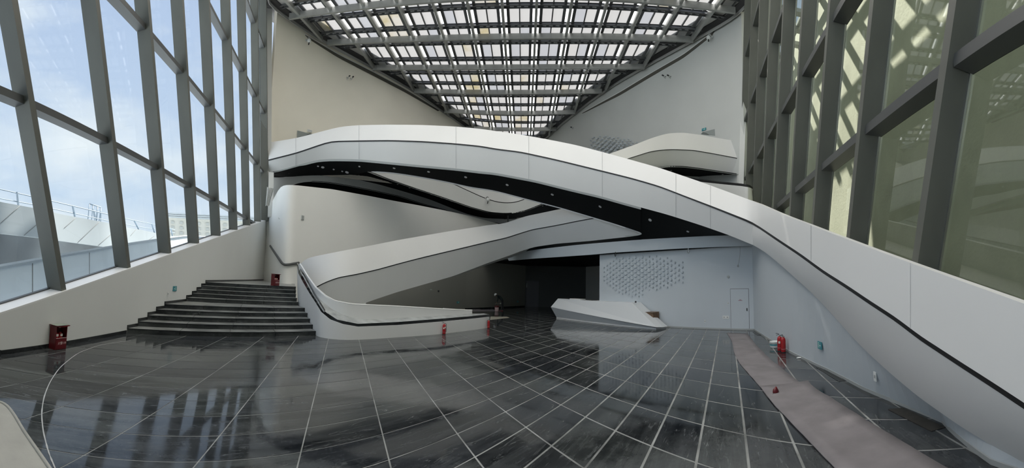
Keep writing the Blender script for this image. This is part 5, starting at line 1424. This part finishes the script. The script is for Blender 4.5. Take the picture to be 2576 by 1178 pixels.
# ---- scrap of red cloth on the film
q = fl(1951, 988, .03)
rc = holder('red_scrap', q, .3, 'crumpled dark red scrap of cloth with black strings on the floor film', 'cloth')
bm = bmesh.new()
bmesh.ops.create_icosphere(bm, subdivisions=2, radius=1)
for v in bm.verts: v.co = Vector((v.co.x * .075, v.co.y * .06, max(-.01, v.co.z * .10 + .02))) * (1 + .25 * noise.noise(v.co * 2))
local('crumpled_cloth', bm, REDD, rc, smooth=True)
local('string', ltube([(-.05, 0, 0), (-.12, -.01, -.005), (-.2, -.07, -.008), (-.29, -.09, -.01)], .007, 6), BPLASTIC, rc)
local('string', ltube([(.05, -.02, 0), (.09, -.06, -.006), (.15, -.08, -.01)], .007, 6), BPLASTIC, rc)
# ---- floor grilles by the right wall
def floor_quad(name, P, z, m_, label, cat, slats=0):
    Q = [fl(x, y) for x, y in P]
    e = empty(name, (Q[0] + Q[2]) / 2, label, cat)
    mesh('frame', *hexa([q + [0, 0, .001] for q in Q] + [q + [0, 0, z] for q in Q]), m_, e)
    for i in range(slats):
        f = (i + .3) / slats; g = (i + .7) / slats
        a, b, c, d = Q[0] + (Q[3] - Q[0]) * f, Q[1] + (Q[2] - Q[1]) * f, Q[1] + (Q[2] - Q[1]) * g, Q[0] + (Q[3] - Q[0]) * g
        mesh('slat', *hexa([p + [0, 0, z] for p in (a, b, c, d)] + [p + [0, 0, z + .006] for p in (a, b, c, d)]), STEELD, e)
floor_quad('floor_grille', [(2053, 925.5), (2110, 961), (2136, 958.5), (2078, 928)], .006, BLKSTONE, 'dark slatted floor grille beside the right wall', 'grille', 6)
floor_quad('floor_mat', [(2234, 1031), (2343.5, 1086), (2380, 1076), (2272.6, 1027)], .008, mat('brown_black_mat', (.035, .032, .027), .7, noise_s=6, noise_a=.3), 'dark bare patch board at the foot of the right wall nearest the viewer', 'board')
floor_quad('floor_grille', [(1893, 836.5), (1905, 844), (1915, 843), (1901, 836)], .006, BLKSTONE, 'small dark floor grille at the back right corner', 'grille', 3)
# white rag by the wall
q = fl(2012, 901.5, .01)
rg = holder('white_rag', q, -.6, 'small crumpled white rag against the right skirting', 'rag')
bm = bmesh.new(); bmesh.ops.create_icosphere(bm, subdivisions=2, radius=1)
for v in bm.verts: v.co = Vector((v.co.x * .12, v.co.y * .05, max(0, v.co.z * .035))) * (1 + .3 * noise.noise(v.co * 3))
local('rag', bm, WPLASTIC, rg, smooth=True)
# beige card sheets on the dark floor near the planter tip and under the worker
def card(P, lab, m_):
    Q = [fl(x, y) for x, y in P]
    o = mesh('card_sheet', [q + [0, 0, .002] for q in Q] + [q + [0, 0, .008] for q in Q], hexa([0] * 8)[1], m_); tag(o, lab, 'sheet', 'flat sheets on the dark floor')
CARDM = mat('beige_card', (.30, .29, .24), .8, noise_s=3, noise_a=.15)
card([(1232, 805.5), (1282, 800), (1275, 797.5), (1234, 797)], 'flat beige card lying beyond the tip of the planter', CARDM)
card([(1190, 784), (1262, 783.5), (1240, 779), (1176, 779.5)], 'flat greyish pink sheet lying under the bucket in the recess', CARPETS)

# ---- curved chalky joint and the concrete corner at lower left
arc = [(330, 857), (250, 869), (195, 889), (150, 925), (125, 962), (110, 1000), (104, 1040), (108, 1085), (122, 1140), (138, 1178), (165, 1240)]
a = CA(arc, 60, 3); V = []; Fc = []
for i, (x, y) in enumerate(a):
    p = fl(x, y); q = fl(*a[min(i + 1, 59)]) - fl(*a[max(i - 1, 0)]); s_ = np.array([q[1], -q[0], 0]); s_ /= np.linalg.norm(s_)
    wv = .009 + .006 * noise.noise(Vector((i * .7, 0, 0)))
    V += [p + s_ * wv + [0, 0, .004], p - s_ * wv + [0, 0, .004]]
for i in range(59): Fc.append((2 * i, 2 * i + 1, 2 * i + 3, 2 * i + 2))
o = mesh('trim_3', V, Fc, mat('chalk_line', (.42, .43, .43), .8)); tag(o, 'curved chalky joint sweeping across the left of the floor', None, None, 'structure')
cc = [(-60, 1008), (0, 1010), (18, 1020), (35, 1042), (60, 1085), (95, 1135), (125, 1178), (170, 1250)]
ca = [fl(x, y, .06) for x, y in CA(cc, 40, 2)]
cs = empty('concrete_plinth', ca[20], 'rounded beige concrete plinth with a raised rim at the lower left corner', 'plinth')
poly = [tuple(p[:2]) for p in ca] + [(-3.2, -1.5), tuple(LP(-3.5, -.05)[:2])]
prism('slab', poly, 0, .055, CONC, cs)
tube('rim', [p + [0, 0, 0] for p in ca], .022, CONC, cs, 8)

# ================================================================ WORKER IN THE RECESS
wp = fl(1262, 782)
wk = holder('person', wp, math.atan2(-wp[0], wp[1]) * 1.0, 'person in a white helmet and dark clothes bending over a bucket in the recess', 'person')
wk.rotation_euler = (0, 0, -math.atan2(wp[0], wp[1]))
def skinned(name, verts, edges, radii, root, m_, parent, sub=1):
    me = bpy.data.meshes.new(name); me.from_pydata(verts, edges, [])
    o = bpy.data.objects.new(name, me); COL.objects.link(o)
    sm = o.modifiers.new('s', 'SKIN'); sm.use_smooth_shade = True
    if sub: o.modifiers.new('d', 'SUBSURF').levels = sub
    for i, r_ in enumerate(radii):
        v = me.skin_vertices[0].data[i]; v.radius = (r_, r_) if not hasattr(r_, '__len__') else r_; v.use_root = i == root
    bpy.context.view_layer.update()
    nm = bpy.data.meshes.new_from_object(o.evaluated_get(bpy.context.evaluated_depsgraph_get()))
    bpy.data.objects.remove(o); nm.name = name
    r = link(name, nm, m_, parent, True); return r
V = [(0, 0, .93), (-.10, 0, 1.06), (-.24, 0, 1.20), (-.36, 0, 1.27), (-.44, 0, 1.30), (-.50, 0, 1.30), (-.56, 0, 1.28)]
E_l = [(0, 1), (1, 2), (2, 3), (3, 4), (4, 5), (5, 6)]
Rr = [.15, .14, .155, .13, .055, .085, .07]
def add(chain, rs, start):
    k = start
    for p, r_ in zip(chain, rs):
        V.append(p); Rr.append(r_); E_l.append((k, len(V) - 1)); k = len(V) - 1
    return k
for s in (-1, 1):
    add([(.02, s * .10, .86), (.05 - .03 * s, s * .12, .50), (.10 - .05 * s, s * .13, .10), (.02 - .05 * s, s * .14, .05), (-.10 - .05 * s, s * .15, .04)], [.095, .065, .045, .045, .035], 0)
    w_ = add([(-.37, s * .19, 1.25), (-.36, s * .23, .98), (-.42, s * .16, .76), (-.44, s * .15, .68)], [.065, .05, .035, .032], 3)
    for j, (dy, ln) in enumerate(((-.03, .08), (-.01, .09), (.01, .085), (.03, .07))):
        add([(-.45, s * .15 + dy, .64), (-.46, s * .15 + dy, .64 - ln)], [.010, .008], w_)
    add([(-.48, s * .15 - s * .03, .65), (-.50, s * .15 - s * .04, .61)], [.011, .009], w_)
body = skinned('body', V, E_l, Rr, 0, mat('dark_green_clothes', (.018, .03, .028), .8), wk)
SK = mat('skin', (.28, .17, .12), .6); TR = mat('black_trousers', (.02, .02, .022), .8)
body.data.materials.append(SK); body.data.materials.append(TR)
for p in body.data.polygons:
    c_ = p.center
    if c_.x < -.47 and c_.z > 1.1: p.material_index = 1
    elif c_.x < -.38 and c_.z < .74: p.material_index = 1
    elif c_.z < .90 and c_.x > -.25: p.material_index = 2
hb = bmesh.new(); bmesh.ops.create_uvsphere(hb, u_segments=18, v_segments=12, radius=.135)
for v in hb.verts:
    if v.co.z < -.02: v.co.z = -.02; v.co.x *= 1.12; v.co.y *= 1.12
h_ = local('helmet', hb, WPLASTIC, wk, smooth=True); h_.location = (-.55, 0, 1.345); h_.rotation_euler = (0, -.75, 0)
nb_ = boxbm((-.02, -.015, -.03), (.02, .015, .03), .008); nl = local('nose', nb_, SK, wk); nl.location = (-.615, 0, 1.235)
for s in (-1, 1):
    eb = bmesh.new(); bmesh.ops.create_uvsphere(eb, u_segments=8, v_segments=6, radius=.012); ee = local('eye', eb, BPLASTIC, wk); ee.location = (-.62, s * .03, 1.262)
    eb = bmesh.new(); bmesh.ops.create_uvsphere(eb, u_segments=8, v_segments=6, radius=.025); ee = local('ear', eb, SK, wk); ee.location = (-.53, s * .085, 1.27)
qb = fl(1249.5, 783.5)
wb = holder('paint_bucket', qb, 0, 'red and white bucket standing in front of the bending person', 'bucket')
local('tub', lathe([(0, .004), (.15, .004), (.155, .02), (.17, .34), (0, .34)], 20), mat('pinkish_white_plastic', (.55, .40, .40), .5), wb, smooth=True)
local('red_collar', lathe([(.171, .33), (.178, .34), (.18, .47), (.172, .47), (.16, .35)], 20), REDD, wb, smooth=True)
q2_ = fl(1259, 783)
ry = holder('red_tray', q2_, 0, 'flat red tray on the floor at the feet of the person', 'tray')
local('tray_shell', boxbm((-.22, -.12, 0), (.22, .12, .07), .01), REDD, ry)
q3_ = fl(1253, 781)
tb_ = holder('work_stool', q3_ + np.array([0, .25, 0]), 0, 'low pale work stool behind the red and white bucket', 'stool')
local('seat', boxbm((-.30, -.15, .52), (.30, .15, .56), .005), mat('dusty_wood', (.22, .22, .18), .8), tb_)
for sx in (-.26, .26):
    for sy in (-.12, .12): local('leg', boxbm((sx - .02, sy - .02, 0), (sx + .02, sy + .02, .52)), MATS['dusty_wood'], tb_)
local('glove', boxbm((.14, -.08, .56), (.26, .04, .64), .02), LABELW, tb_)

# ---- hanging plastic sheet at the left corner
pts_t = [(672, 470), (676, 474), (681, 472), (686, 476), (690, 470)]; pts_b = [(668, 519), (671, 516), (674, 520), (676, 517), (678, 519)]
ptS = path_from([(660, 28.3), (695, 28.0)])
a = [on(x, y, offs(ptS, .12 * math.sin(i * 2.1))) for i, (x, y) in enumerate(CX(pts_t, 672, 690, 16))]; b = [on(x, y, offs(ptS, .12 * math.sin(i * 2.1 + 1))) for i, (x, y) in enumerate(CX(pts_b, 668, 678, 16))]
o = loft('plastic_sheet', [a, b], WPLASTIC, None, thick=.01); tag(o, 'white plastic sheet hanging in folds at the corner left of the rounded volume', 'sheet')

# ================================================================ OUTSIDE THE LEFT WINDOWS
ptX = path_from([(-260, 17), (0, 18), (100, 19), (270, 23), (390, 30), (470, 38), (560, 50)])
xr = empty('outer_ramp', on(130, 560, ptX), 'white curved outdoor ramp wall with slanting panel joints beyond the left windows', 'ramp')
XT = [(-250, 455), (0, 508), (98, 526), (157, 540), (271, 561), (325, 574), (348, 577), (390, 586), (431, 594), (470, 596), (540, 600)]
XB = [(-250, 560), (0, 588), (102, 599), (163, 608), (276, 623), (327, 614), (390, 605), (470, 598), (540, 601)]
a = rail_on(CX(XT, -250, 530, 80, 1), ptX); b = rail_on(CX(XB, -250, 530, 80, 1), ptX)
loft('parapet_wall', [a, b], EXTW, xr, thick=.3)
for (x0, y0), (x1, y1) in (((0, 563), (50, 518)), ((60, 593), (103, 556)), ((161, 575), (190, 549)), ((195, 611), (250, 558)), ((247, 618), (280, 589)), ((328, 594), (343, 577)), ((370, 607), (388, 594)), ((-100, 570), (-60, 498))):
    pa = offs(ptX, -.02)
    tube('panel_joint', [on(x0 + (x1 - x0) * t, y0 + (y1 - y0) * t, pa) for t in (0, .33, .66, 1)], .012, mat('joint_grey', (.2, .2, .19), .8), xr, 4)
ptX2 = offs(ptX, 2.5)
loft('dark_back', [rail_on([(x, y - 6) for x, y in CX(XB, -250, 330, 40, 1)], ptX2), rail_on([(x, 690) for x, _ in CX(XB, -250, 330, 40, 1)], ptX2)], EXTD, xr, thick=.2)  # dark grey sheet filling the gap below the ramp wall
ptY = path_from([(-260, 10.5), (0, 11.5), (112, 12.5), (280, 16.5), (390, 22), (470, 28), (560, 40)])
YT = [(-250, 715), (0, 671), (112, 651), (168, 640.5), (280, 622), (330, 613.5), (390, 604.5), (470, 594), (540, 598)]
lw = empty('outer_parapet', on(130, 660, ptY), 'pale grey low outdoor wall just beyond the left windows', 'wall')
a = rail_on(CX(YT, -250, 530, 60, 1), ptY); b = [np.array([p[0], p[1], -1.0]) for p in a]
loft('wall_face', [a, b], EXTG, lw, thick=.25)
loft('coping', [[p + [0, 0, .07] for p in a], [np.array(p) * [.99, .99, 1] for p in a]], EXTW, lw, thick=.1, away=True)
for x in (82, 225, -60, 305):
    t_y = float(np.interp(x, *zip(*YT)))
    tube('panel_joint', [on(x, t_y + 3 + 25 * k, offs(ptY, -.01)) for k in range(5)], .014, MATS['joint_grey'], lw, 4)
gd = prism('ground_outside', [(-140, -60), (-4.5, -30), (-3.5, -10), tuple(LP(0, 1)[:2]), tuple(LP(33, 1)[:2]), (-30, 60), (-60, 120), (-160, 120)], -1.2, -.9, EXTG); tag(gd, 'pale paving outside', None, None, 'structure'); gd.name = 'floor_outside'
RAILM = mat('blue_grey_rail', (.30, .38, .46), .5)
rl = empty('outer_railing', on(130, 520, ptX), 'thin blue-grey metal railing along the top of the outdoor ramp', 'railing')
RT = [(-250, 420), (0, 476.5), (95, 498), (153, 511.5), (272, 540), (340, 556), (388, 565), (440, 578)]
RM = [(-250, 445), (0, 500), (95, 517), (157, 531), (272, 556), (330, 568), (388, 577), (440, 586)]
ptR = offs(ptX, .15)
tube('top_rail', rail_on(CX(RT, -250, 440, 40, 1), ptR), .03, RAILM, rl, 6)
tube('middle_rail', rail_on(CX(RM, -250, 440, 40, 1), ptR), .028, RAILM, rl, 6)
for (x0, y0, x1, y1) in ((42, 483, 46, 517), (183, 519, 189, 547), (338, 556, 349, 577), (382, 564, 389, 586), (-90, 452, -84, 490), (430, 576, 434, 594)):
    bar('post', on(x0, y0, ptR), on(x1, y1, ptR), .10, .06, RAILM, rl)
rk = empty('metal_rack', on(238, 540, ptR), 'upright blue-grey metal frame standing on the outdoor ramp behind its railing', 'rack')
ptK = offs(ptX, .6)
for (x0, y0, x1, y1) in ((225, 513, 221, 553), (234, 516, 230, 555), (233, 516, 238, 555), (245, 519, 242, 557), (246, 519, 243, 557), (254, 522, 253, 559), (254, 522, 249, 558), (237, 530, 242, 556)):
    tube('upright', [on(x0, y0, ptK), on(x1, y1, ptK)], .03, RAILM, rk, 6)
tube('top_bar', [on(225, 513, ptK), on(254, 522, ptK)], .04, RAILM, rk, 6)
# distant building
dbp = path_from([(380, 120), (620, 120)])
bd = empty('distant_building', on(450, 600, dbp), 'pale distant building with a layered flat roof seen through the fourth window bay', 'building')
def slab(name, x0, x1, y0, y1, m_, o_=0, t=3.0):
    p = offs(dbp, o_); loft(name, [[on(x, y0 + (x - 430) * .05, p) for x in np.linspace(x0, x1, 6)], [on(x, y1 + (x - 430) * .05, p) for x in np.linspace(x0, x1, 6)]], m_, bd, thick=t, smooth=False)
for i, y in enumerate((535, 539.5, 544)): slab('roof_layer', 418, 640, y, y + 3, EXTW, -1.5 + i * .5)
slab('wall', 424, 640, 546, 708, HILT, 1)
for i in range(9):
    for j in range(3): slab('window', 430 + i * 22, 438 + i * 22, 556 + j * 13, 563 + j * 13, mat('far_window', (.42, .43, .40), .5), .6, .3)
